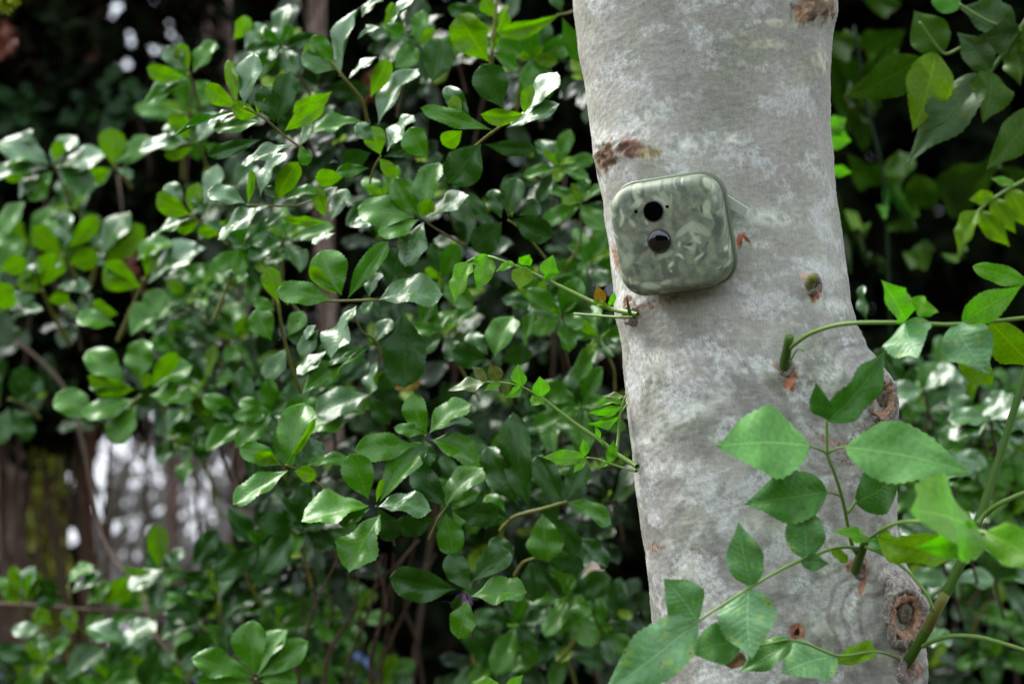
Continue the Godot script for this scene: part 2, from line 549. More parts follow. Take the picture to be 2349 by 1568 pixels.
	# dark folds of bark by the knots
	for kq in [Vector2(2015, 920), Vector2(2078, 1418)]:
		var kn := flat_on(kq.x, kq.y)
		for y in TH:
			var v := y * 1968.0 / TH - 200.0
			if absf(v - kn.y) > 235:
				continue
			for x in range(44, TW - 44):
				var u := row_c[y] + row_r[y] * sines[x]
				var dx: float = (u - kn.x) * (0.72 if u < kn.x else 1.0)
				var r := sqrt(dx * dx + pow(v - kn.y, 2))
				if r > 235 or r < 40:
					continue
				var i := y * TW + x
				var g := nm[i] / 255.0
				var k := sin(r * 0.20 + sin(atan2(v - kn.y, dx) * 2.0 + r * 0.02) * 1.2 + (nw[i] / 255.0 - 0.5) * 9.0 + (nb[i] / 255.0 - 0.5) * 3.0)
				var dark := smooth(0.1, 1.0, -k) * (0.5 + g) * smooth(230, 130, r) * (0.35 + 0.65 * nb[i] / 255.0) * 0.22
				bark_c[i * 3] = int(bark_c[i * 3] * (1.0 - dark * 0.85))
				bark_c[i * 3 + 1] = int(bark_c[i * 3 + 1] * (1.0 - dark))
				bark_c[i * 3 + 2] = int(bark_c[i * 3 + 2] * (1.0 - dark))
				bark_h[i] = int(clampf(bark_h[i] - dark * 60.0, 0, 255))
	var rust := Color(0.70, 0.44, 0.32)
	var brown := Color(0.44, 0.34, 0.26)
	# torn brown patches and pink cuts
	stain(1395, 360, 22, 36, 0.3, brown, 0.95, -0.12, ne, 0.45)
	stain(1452, 338, 26, 26, 0.0, Color(0.46, 0.33, 0.28), 0.9, -0.10, ne, 0.45)
	stain(1490, 350, 30, 13, 0.1, Color(0.68, 0.60, 0.44), 0.8, 0.04, nm, 0.5)
	stain(1870, 12, 50, 30, 0.0, Color(0.45, 0.36, 0.28), 0.95, -0.12, ne, 0.45)
	stain(1835, 28, 18, 26, 0.0, Color(0.70, 0.54, 0.40), 0.8, 0.05, ng, 0.5)
	stain(1413, 590, 6, 34, -0.2, Color(0.55, 0.36, 0.27), 0.8, -0.1, ng, 0.5)
	stain(1702, 540, 13, 8, -0.6, rust, 0.95, -0.15, nm, 0.3)
	stain(1696, 552, 6, 18, 0.1, rust, 0.95, -0.15, nm, 0.3)
	stain(1712, 546, 4, 13, -0.7, Color(0.5, 0.28, 0.2), 0.9, -0.15, nm, 0.3)
	stain(1866, 664, 15, 28, 0.0, rust, 0.9, -0.1, nm, 0.35)
	stain(1842, 634, 16, 8, 0.4, Color(0.78, 0.60, 0.50), 0.8, 0.05, nm, 0.4)
	stain(1812, 868, 13, 32, 0.1, rust, 0.9, -0.12, nm, 0.35)
	stain(1785, 838, 14, 10, 0.3, Color(0.74, 0.58, 0.48), 0.7, 0.0, nm, 0.4)
	stain(1975, 1325, 9, 40, 0.05, Color(0.70, 0.45, 0.34), 0.85, -0.1, nm, 0.4)
	stain(1958, 1300, 22, 16, 0.2, Color(0.62, 0.38, 0.27), 0.9, -0.05, nm, 0.4)
	stain(1830, 1450, 15, 24, 0.0, rust, 0.9, -0.1, nm, 0.4)
	stain(1830, 1448, 6, 8, 0.0, Color(0.12, 0.07, 0.05), 1.0, -0.4, nm, 0.3)
	stain(1457, 722, 14, 26, 0.2, Color(0.50, 0.30, 0.20), 0.9, -0.1, nm, 0.4)
	stain(1510, 695, 50, 7, -0.25, Color(0.60, 0.50, 0.45), 0.7, -0.1, nm, 0.5)
	stain(1446, 690, 8, 16, 0.2, Color(0.46, 0.30, 0.23), 0.9, -0.1, nm, 0.4)
	stain(2080, 1535, 26, 26, 0.5, Color(0.55, 0.40, 0.31), 0.9, -0.1, ng, 0.5)
	stain(2005, 1000, 90, 26, -0.45, Color(0.50, 0.43, 0.36), 0.85, -0.08, ng, 0.5)
	stain(1930, 1020, 70, 9, 0.35, Color(0.62, 0.49, 0.42), 0.6, -0.08, ng, 0.6)
	stain(1502, 1255, 20, 14, -0.5, Color(0.62, 0.53, 0.46), 0.8, -0.05, ng, 0.6)
	stain(2040, 1340, 46, 18, 0.6, Color(0.56, 0.46, 0.42), 0.6, -0.06, ng, 0.6)
	var t := ImageTexture.create_from_image(Image.create_from_data(TW, TH, false, Image.FORMAT_RGB8, bark_c))
	var tb := ImageTexture.create_from_image(Image.create_from_data(TW, TH, false, Image.FORMAT_L8, bark_h))
	var m := mat(Color.WHITE, 0.82, 0.35)
	m.albedo_texture = t
	m.heightmap_enabled = true
	m.heightmap_texture = tb
	m.heightmap_scale = 0.06
	return m

# rim of a healed branch cut: a lathed lip of uneven height; faces along n
func knot_rim(rx: float, ry: float, prof: Array, seed_: int, rough: float) -> ArrayMesh:
	var st := SurfaceTool.new()
	st.begin(Mesh.PRIMITIVE_TRIANGLES)
	var n := noise(seed_, 0.9, 3)
	var segs := 56
	for k in segs + 1:
		var a := TAU * (k % segs) / segs
		for j in prof.size():
			var p: Vector2 = prof[j]
			var wv := 1.0 + rough * n.get_noise_3d(cos(a) * 1.6, sin(a) * 1.6, j * 0.35)
			var hv := p.y * (1.0 + 1.2 * rough * n.get_noise_3d(cos(a) * 2.2 + 7.0, sin(a) * 2.2, j * 0.5))
			st.set_uv(Vector2(float(k) / segs * 4.0, float(j) / prof.size()))
			st.add_vertex(Vector3(cos(a) * rx * p.x * wv, sin(a) * ry * p.x * wv, hv))
	for k in segs:
		for j in prof.size() - 1:
			var a := k * prof.size() + j
			var b := a + prof.size()
			st.add_index(a); st.add_index(b); st.add_index(a + 1)
			st.add_index(a + 1); st.add_index(b); st.add_index(b + 1)
	st.generate_normals()
	return st.commit()

func knot(parent: Node3D, u: float, v: float, ru: float, rv: float, face: Vector3, turn: float, out: float) -> void:
	var d := trunk_depth(v)
	var s := K * d
	var c := P(u, v, d - out)
	var x := Vector3.UP.cross(face).normalized()
	var b := Basis(x, face.cross(x), face).rotated(face, turn)
	var o := part("knot", knot_rim(ru * s, rv * s, [Vector2(2.1, -0.034), Vector2(1.75, -0.014), Vector2(1.52, -0.005), Vector2(1.38, 0.0006), Vector2(1.2, 0.0036), Vector2(1.06, 0.0048), Vector2(0.94, 0.0042), Vector2(0.90, 0.001)], int(u) + 3, 0.30), M.knot_bark, parent)
	o.transform = Transform3D(b, c - parent.position)
	part("callus_ring", knot_rim(ru * s, rv * s, [Vector2(1.08, -0.002), Vector2(1.0, 0.0036), Vector2(0.92, 0.0042), Vector2(0.82, 0.0038), Vector2(0.70, 0.0026), Vector2(0.60, 0.0012), Vector2(0.56, -0.002), Vector2(0.5, -0.0034), Vector2(0.02, -0.0036)], int(u), 0.34), M.callus, o)
	var e := part("heartwood", knot_rim(ru * s * 0.40, rv * s * 0.46, [Vector2(1.1, -0.008), Vector2(1.0, 0.000), Vector2(0.8, 0.0022), Vector2(0.4, 0.0026), Vector2(0.02, 0.0022)], int(u) + 9, 0.30), M.dead_wood, o)
	e.position = Vector3(0.0006, 0.0022, 0)

# ---------------------------------------------------------------- the small camera
func rounded(w: float, hgt: float, r: float, seg: int) -> PackedVector2Array:
	var out := PackedVector2Array()
	for q in 4:
		var c := Vector2(w / 2 - r, hgt / 2 - r) * Vector2(1 if q == 0 or q == 3 else -1, 1 if q < 2 else -1)
		for i in seg + 1:
			var a := PI / 2 * (q + float(i) / seg)
			out.append(c + Vector2(cos(a), sin(a)) * r)
	return out

func shell(rings: Array, seg: int, uv_size: float) -> ArrayMesh:     # rings: [half-size, corner radius, z]; the last is closed
	var st := SurfaceTool.new()
	st.begin(Mesh.PRIMITIVE_TRIANGLES)
	var n := (seg + 1) * 4
	for g in rings:
		for p in rounded(g[0] * 2, g[0] * 2, g[1], seg):
			st.set_uv(Vector2(0.5 + p.x / uv_size, 0.5 - p.y / uv_size) + Vector2(0, (rings[-1][2] - g[2]) / uv_size * 0.6))
			st.add_vertex(Vector3(p.x, p.y, g[2]))
	for j in rings.size() - 1:
		for k in n:
			var a: int = j * n + k
			var b: int = j * n + (k + 1) % n
			st.add_index(a); st.add_index(a + n); st.add_index(b)
			st.add_index(b); st.add_index(a + n); st.add_index(b + n)
	st.set_uv(Vector2(0.5, 0.5))
	st.add_vertex(Vector3(0, 0, rings[-1][2]))
	var e: int = (rings.size() - 1) * n
	for k in n:
		st.add_index(e + k); st.add_index(rings.size() * n); st.add_index(e + (k + 1) % n)
	st.generate_normals()
	return st.commit()

func disc(r: float, z0: float, z1: float, dome: float, seg := 40) -> ArrayMesh:
	var st := SurfaceTool.new()
	st.begin(Mesh.PRIMITIVE_TRIANGLES)
	var prof := [Vector2(r, z0), Vector2(r, z1)]
	for i in range(1, 9):
		var f := i / 8.0
		prof.append(Vector2(r * cos(f * PI / 2), z1 + dome * sin(f * PI / 2)))
	for k in seg + 1:
		var a := TAU * k / seg
		for p in prof:
			st.add_vertex(Vector3(cos(a) * maxf(p.x, 1e-5), sin(a) * maxf(p.x, 1e-5), p.y))
	for k in seg:
		for j in prof.size() - 1:
			var a := k * prof.size() + j
			var b := a + prof.size()
			st.add_index(a); st.add_index(a + 1); st.add_index(b)
			st.add_index(a + 1); st.add_index(b + 1); st.add_index(b)
	st.generate_normals()
	return st.commit()

func camouflage() -> StandardMaterial3D:
	var n := 176
	var r := RandomNumberGenerator.new()
	r.seed = 77
	var nm := bytes_of(noise(61, 0.05, 4), n, n)
	var nf := bytes_of(noise(62, 0.16, 2), n, n)
	var px := PackedFloat32Array()
	px.resize(n * n)
	for i in n * n:
		px[i] = 0.40 + 0.18 * (nm[i] / 255.0) + 0.05 * (nf[i] / 255.0)
	for k in 120:
		# a brushed leaf shape: long soft lens, light or dark
		var c := Vector2(r.randf() * n, r.randf() * n)
		var a := r.randf_range(-1.0, 1.0) * 0.9 + (PI / 2 if r.randf() < 0.65 else 0.25)
		var l := 6.0 + 19.0 * pow(r.randf(), 1.6)
		var w := l * r.randf_range(0.22, 0.5)
		var light := r.randf_range(0.68, 0.86) if r.randf() < 0.5 else r.randf_range(0.33, 0.43)
		var pw := r.randf_range(0.45, 0.85)
		var ca := cos(a)
		var sa := sin(a)
		for y in range(int(c.y - l), int(c.y + l)):
			for x in range(int(c.x - l), int(c.x + l)):
				if x < 0 or y < 0 or x >= n or y >= n:
					continue
				var dx := ((x - c.x) * ca + (y - c.y) * sa) / l
				var g := nf[y * n + x] / 255.0
				var dy := (-(x - c.x) * sa + (y - c.y) * ca) / w
				var e := 1.0 - dx * dx - dy * dy * (0.7 + 0.6 * g) - (nm[y * n + x] / 255.0 - 0.5) * 0.5
				if e > 0:
					px[y * n + x] = lerpf(px[y * n + x], light, smooth(0.0, 0.8, e) * pw)
	var by := PackedByteArray()
	by.resize(n * n * 3)
	for i in n * n:
		var t := px[i]
		var warm := (nm[i] / 255.0 - 0.5) * 0.04
		by[i * 3] = int(clampf(t * 0.99 + warm - 0.01, 0, 1) * 255)
		by[i * 3 + 1] = int(clampf(t * 1.03, 0, 1) * 255)
		by[i * 3 + 2] = int(clampf(t * 0.885 - warm - 0.01, 0, 1) * 255)
	var m := mat(Color.WHITE, 0.55, 0.4)
	var im := Image.create_from_data(n, n, false, Image.FORMAT_RGB8, by)
	im.resize(104, 104, Image.INTERPOLATE_LANCZOS)
	im.resize(512, 512, Image.INTERPOLATE_CUBIC)
	m.albedo_texture = ImageTexture.create_from_image(im)
	return m

func small_camera() -> void:
	var d := trunk_depth(535)
	var c := on_trunk(1554, 532, 0.0)
	var n := (trunk_normal(1556, 535) * 0.3 + side(-0.17, -0.19, 1.0)).normalized()
	var o := thing("security_camera", "small square camouflaged camera fixed to the pale ash trunk", "camera", c + n * 0.004)
	var up := side(-0.145, 1, 0)
	var x := up.cross(n).normalized()
	o.basis = Basis(x, n.cross(x), n).orthonormalized()
	var hs := 0.0334
	var cover := shell([[hs * 0.96, 0.0135, 0.008], [hs * 0.995, 0.0150, 0.009], [hs * 1.0, 0.0155, 0.013], [hs * 0.998, 0.0155, 0.0175], [hs * 0.985, 0.0150, 0.0215], [hs * 0.945, 0.0140, 0.0242], [hs * 0.89, 0.0125, 0.0258], [hs * 0.82, 0.0110, 0.0265], [hs * 0.6, 0.008, 0.0269], [hs * 0.3, 0.004, 0.0271], [hs * 0.05, 0.0006, 0.0271]], 14, 0.066)
	var m := camouflage()
	part("front_cover", cover, m, o)
	part("seam", shell([[hs * 0.95, 0.0135, 0.005], [hs * 0.985, 0.0146, 0.0074], [hs * 0.975, 0.0146, 0.0100], [hs * 0.2, 0.003, 0.0100]], 12, 0.066), mat(lin(0.012, 0.014, 0.010), 0.6), o)
	part("rear_shell", shell([[hs * 0.84, 0.0130, -0.006], [hs * 0.95, 0.0145, -0.002], [hs * 1.03, 0.0158, 0.001], [hs * 1.040, 0.0162, 0.0048], [hs * 1.02, 0.0158, 0.0066], [hs * 0.2, 0.003, 0.0064]], 12, 0.066), mat(lin(0.12, 0.145, 0.085), 0.45), o)
	var s := K * d
	# places on the face: (right, up) in metres from its centre
	var sensor := Vector3(-0.0062, 0.0166, 0)
	var lens := Vector3(-0.0056, -0.0012, 0)
	var black := mat(lin(0.0012, 0.0012, 0.0012), 0.35, 0.12)
	var ring := part("sensor_surround", disc(0.0066, 0.023, 0.0272, 0.0003), mat(lin(0.12, 0.125, 0.10), 0.5), o)
	ring.position = sensor
	var sn := part("motion_sensor", disc(0.0058, 0.023, 0.0276, 0.0003), black, o)
	sn.position = sensor
	var rim := part("lens_surround", disc(0.0074, 0.023, 0.0273, 0.0003), mat(lin(0.10, 0.105, 0.08), 0.5), o)
	rim.position = lens
	var ln := part("lens", disc(0.0068, 0.023, 0.0275, 0.0030), mat(lin(0.002, 0.002, 0.004), 0.04, 0.6), o)
	ln.position = lens
	ln.material_override.clearcoat_enabled = true
	ln.material_override.clearcoat = 0.4
	ln.material_override.clearcoat_roughness = 0.03
	for e in [-0.0165, 0.0024]:
		var p := part("pinhole", disc(0.0010, 0.025, 0.02725, 0.0001, 16), black, o)
		p.position = Vector3(e, 0.0172 + 0.0008, 0)
	var clear := mat(Color(0.92, 0.94, 0.94, 0.16), 0.12, 0.5)
	clear.transparency = BaseMaterial3D.TRANSPARENCY_ALPHA
	part("clear_bracket", shell([[0.0042, 0.0015, 0.0], [0.0048, 0.002, 0.001], [0.0046, 0.002, 0.003], [0.0006, 0.0002, 0.0036]], 5, 0.05), clear, o).transform = Transform3D(Basis(Vector3(4.2, 0.55, 0), Vector3(-0.1, 0.85, 0), Vector3(0, 0, 1)), Vector3(0.0045, -0.0370, -0.0035))
	# mounting tab that shows past its right side
	var tab := SurfaceTool.new()
	tab.begin(Mesh.PRIMITIVE_TRIANGLES)
	var bx := BoxMesh.new()
	bx.size = Vector3(0.0150, 0.0056, 0.0030)
	tab.append_from(bx, 0, Transform3D(Basis(Vector3(0, 0, 1), -0.72), Vector3(0.0372, 0.0105, -0.003)))
	part("mounting_tab", tab.commit(), mat(lin(0.50, 0.55, 0.46), 0.6), o)

# ---------------------------------------------------------------- ash shoots
func shoot(list: Array, r0: float, r1: float, m: Material) -> void:
	cd = list[0].z
	grow = part("shoot", tube(pts(list), r0 * K * cd, r1 * K * cd, on.position, 9, 0.05), m, on)

func stalk(list: Array, r0: float, r1: float, m: Material) -> void:
	part("stalk", tube(pts(list), r0 * K * cd, r1 * K * cd, on.position, 7, 0.04), m, grow)

# an ash leaflet from (u, v, depth) to (u, v, depth)
func a(m: Material, b: Vector3, t: Vector3, w: float, roll := 0.0, lean := 0.1, shape := -1) -> void:
	var k := shape if shape >= 0 else rng.randi() % ash_leaf.size()
	put_leaf(grow, ash_leaf[k], m, P(b.x, b.y, b.z), P(t.x, t.y, t.z), w * K * b.z * 1.1, lean, roll, on.position)

func V(x: float, y: float, z: float) -> Vector3:
	return Vector3(x, y, z)

func _ready() -> void:
	rng.seed = 4242
	# ---- camera
	var cam := Camera3D.new()
	cam.name = "camera"
	add_child(cam)
	cam.position = Vector3(0, 1.2, 0)
	cam.rotation_degrees.x = PITCH
	cam.current = true
	var lens := CameraAttributesPhysical.new()
	lens.frustum_focal_length = 12.0 / tan(deg_to_rad(FOV / 2.0))
	lens.frustum_focus_distance = 1.56
	lens.exposure_aperture = 8.0
	lens.frustum_near = 0.05
	lens.frustum_far = 200.0
	cam.attributes = lens
	cam.fov = FOV
	cam.near = 0.05
	cam.far = 200.0
	CX = Transform3D(Basis(Vector3.RIGHT, deg_to_rad(PITCH)), cam.position)
	# ---- overcast sky, brighter overhead
	var sky_m := ProceduralSkyMaterial.new()
	sky_m.sky_top_color = Color(0.89, 0.945, 1.0)
	sky_m.sky_horizon_color = Color(0.745, 0.75, 0.775)
	sky_m.sky_curve = 0.35
	sky_m.sky_energy_multiplier = 0.75
	sky_m.ground_bottom_color = Color(0.10, 0.10, 0.09)
	sky_m.ground_horizon_color = Color(0.22, 0.22, 0.20)
	sky_m.ground_energy_multiplier = 1.0
	var sky := Sky.new()
	sky.sky_material = sky_m
	var env := Environment.new()
	env.background_mode = Environment.BG_SKY
	env.sky = sky
	env.tonemap_mode = Environment.TONE_MAPPER_LINEAR
	env.tonemap_exposure = 4.9
	env.sdfgi_enabled = true
	env.ssao_enabled = true
	env.ssil_enabled = true
	var we := WorldEnvironment.new()
	we.name = "air"
	we.environment = env
	add_child(we)
	var sun := DirectionalLight3D.new()
	sun.name = "bright_sky"
	sun.light_energy = 0.5
	sun.light_color = Color(1.0, 0.985, 0.96)
	sun.light_angular_distance = 34.0
	sun.shadow_enabled = true
	sun.sky_mode = DirectionalLight3D.SKY_MODE_LIGHT_ONLY
	add_child(sun)
	sun.look_at_from_position(SUN * 10.0, Vector3.ZERO, Vector3(1, 0, 0))
	materials()
	# ---- ground
	var g := PlaneMesh.new()
	g.size = Vector2(120, 120)
	var ground := part("ground", g, M.soil, self)
	ground.set_meta("kind", "structure")
	ground.set_meta("label", "dark bare soil under the hedge and trees")
	ground.position.z = -30
	background()
	ash_tree()
	small_camera()
	hedge_shrubs()
	right_side()
	print("leaves ", leaf_count)

func materials() -> void:
	var lt := leaf_textures(192, 384, 9.0, 0.33, 0.0, 300)
	var at := leaf_textures(192, 384, 11.0, 0.26, 0.0, 310)
	var ay := leaf_textures(192, 384, 10.0, 0.26, 0.28, 320)
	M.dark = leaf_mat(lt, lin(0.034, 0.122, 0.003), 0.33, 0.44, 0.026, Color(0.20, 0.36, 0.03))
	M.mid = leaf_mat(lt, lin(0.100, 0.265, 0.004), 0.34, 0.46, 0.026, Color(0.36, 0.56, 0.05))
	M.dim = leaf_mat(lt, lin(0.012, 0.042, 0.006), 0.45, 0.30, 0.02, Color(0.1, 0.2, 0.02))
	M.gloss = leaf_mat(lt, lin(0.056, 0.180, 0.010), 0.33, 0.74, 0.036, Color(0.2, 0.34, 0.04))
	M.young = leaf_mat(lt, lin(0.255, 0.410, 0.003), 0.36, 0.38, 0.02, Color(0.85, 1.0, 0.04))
	M.fill = mat(Color.WHITE, 0.33, 0.38)
	M.fill.vertex_color_use_as_albedo = true
	M.fill.backlight_enabled = true
	M.fill.backlight = Color(0.28, 0.45, 0.05)
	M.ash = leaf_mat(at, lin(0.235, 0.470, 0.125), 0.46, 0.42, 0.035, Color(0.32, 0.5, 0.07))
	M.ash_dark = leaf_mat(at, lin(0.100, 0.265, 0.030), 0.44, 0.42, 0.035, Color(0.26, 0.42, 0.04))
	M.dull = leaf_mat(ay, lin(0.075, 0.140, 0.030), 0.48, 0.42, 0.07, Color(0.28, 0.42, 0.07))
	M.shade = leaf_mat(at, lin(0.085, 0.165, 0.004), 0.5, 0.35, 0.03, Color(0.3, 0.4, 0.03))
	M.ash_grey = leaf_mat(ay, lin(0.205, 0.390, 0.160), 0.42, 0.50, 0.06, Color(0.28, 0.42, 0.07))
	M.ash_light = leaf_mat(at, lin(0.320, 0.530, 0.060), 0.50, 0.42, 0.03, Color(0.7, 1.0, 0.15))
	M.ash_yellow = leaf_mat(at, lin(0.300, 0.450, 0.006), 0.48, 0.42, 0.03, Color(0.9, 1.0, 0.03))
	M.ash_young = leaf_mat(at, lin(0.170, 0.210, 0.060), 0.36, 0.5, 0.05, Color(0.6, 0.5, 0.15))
	M.amber = leaf_mat(at, lin(0.42, 0.27, 0.02), 0.5, 0.4, 0.02, Color(0.8, 0.6, 0.03))
	M.brown_leaf = leaf_mat(ay, lin(0.26, 0.115, 0.05), 0.6, 0.4, 0.04, Color(0.3, 0.15, 0.05))
	M.twig = mat(lin(0.105, 0.070, 0.045), 0.7, 0.4)
	M.pale_twig = rough_mat(Color(0.50, 0.41, 0.34), Color(0.30, 0.23, 0.19), 86, 0.1, 0.8)
	M.green_twig = mat(lin(0.19, 0.20, 0.030), 0.5, 0.45)
	M.stem_green = mat(lin(0.150, 0.260, 0.040), 0.45, 0.45)
	M.stem_dark = mat(lin(0.060, 0.135, 0.014), 0.6, 0.35)
	M.stem_olive = mat(lin(0.165, 0.170, 0.030), 0.55, 0.4)
	M.callus = StandardMaterial3D.new()
	M.callus = rough_mat(Color(0.88, 0.69, 0.56), Color(0.66, 0.54, 0.46), 81, 0.05, 0.85)
	M.knot_bark = rough_mat(Color(0.72, 0.68, 0.64), Color(0.50, 0.45, 0.42), 87, 0.06, 0.85)
	M.dead_wood = rough_mat(Color(0.74, 0.69, 0.63), Color(0.50, 0.44, 0.39), 82, 0.10, 0.9)
	M.back_bark = rough_mat(Color(0.58, 0.50, 0.46), Color(0.34, 0.27, 0.24), 83, 0.3, 0.9)
	M.moss_bark = rough_mat(Color(0.62, 0.64, 0.06), Color(0.33, 0.28, 0.17), 84, 0.6, 0.9)
	M.red_bark = rough_mat(Color(0.36, 0.22, 0.16), Color(0.20, 0.12, 0.09), 85, 0.3, 0.9)
	M.soil = mat(lin(0.035, 0.026, 0.018), 0.95, 0.2)
	M.conifer = mat(Color.WHITE, 0.9, 0.08)
	M.conifer.vertex_color_use_as_albedo = true
	for i in 6:
		shrub_leaf.append(make_leaf(0, [0.42, 0.62, 0.28, 0.72, 0.38, 0.50][i], [0.18, 0.32, 0.04, 0.22, 0.44, 0.12][i], [0.12, 0.16, 0.10, 0.12, 0.20, 0.24][i], 500 + i))
	for i in 6:
		ash_leaf.append(make_leaf(1, [0.30, 0.46, 0.20, 0.62, 0.36, 0.42][i], [0.18, 0.30, 0.12, 0.24, 0.42, -0.12][i], [0.14, 0.18, 0.16, 0.26, 0.18, 0.16][i], 600 + i, 30, 6, 0.045))
	small_leaf = make_leaf(0, 0.34, 0.12, 0.12, 700, 10, 4, 0.03)

func rough_mat(c1: Color, c2: Color, seed_: int, relief: float, rough: float) -> StandardMaterial3D:
	var m := mat(Color.WHITE, rough, 0.3)
	var n := 160
	var b1 := bytes_of(noise(seed_, 0.05, 4), n, n)
	var b2 := bytes_of(noise(seed_ + 40, 0.2, 2), n, n)
	var by := PackedByteArray()
	var he := PackedByteArray()
	by.resize(n * n * 3)
	he.resize(n * n)
	for i in n * n:
		var t := smooth(0.25, 0.75, b1[i] / 255.0 * 0.7 + b2[i] / 255.0 * 0.3)
		var c := c2.lerp(c1, t)
		var k := 0.85 + 0.3 * b2[i] / 255.0
		by[i * 3] = int(clampf(c.r * k, 0, 1) * 255)
		by[i * 3 + 1] = int(clampf(c.g * k, 0, 1) * 255)
		by[i * 3 + 2] = int(clampf(c.b * k, 0, 1) * 255)
		he[i] = int(255 * clampf(t * 0.7 + 0.3 * b2[i] / 255.0, 0, 1))
	m.albedo_texture = ImageTexture.create_from_image(Image.create_from_data(n, n, false, Image.FORMAT_RGB8, by))
	m.heightmap_enabled = true
	m.heightmap_texture = ImageTexture.create_from_image(Image.create_from_data(n, n, false, Image.FORMAT_L8, he))
	m.heightmap_scale = relief
	m.uv1_scale = Vector3(1, 0.10, 1) if relief >= 0.25 else Vector3.ONE
	return m

# ---------------------------------------------------------------- far behind: dark conifers
func clump(blades: int, long: float, wide: float, seed_: int) -> ArrayMesh:
	var r := RandomNumberGenerator.new()
	r.seed = seed_
	var st := SurfaceTool.new()
	st.begin(Mesh.PRIMITIVE_TRIANGLES)
	for i in blades:
		var c := Vector3(r.randfn(), r.randfn(), r.randfn()) * 0.42
		var d := Vector3(r.randfn(), r.randfn() - 0.4, r.randfn()).normalized()
		var s := d.cross(Vector3(r.randfn(), r.randfn(), r.randfn())).normalized() * wide
		var e := s.cross(d).normalized() * wide * 0.3
		for tri in [[c - d * long, c + s + e, c + d * long], [c - d * long, c + d * long, c - s + e]]:
			for p in tri:
				st.add_vertex(p)
	st.generate_normals()
	return st.commit()

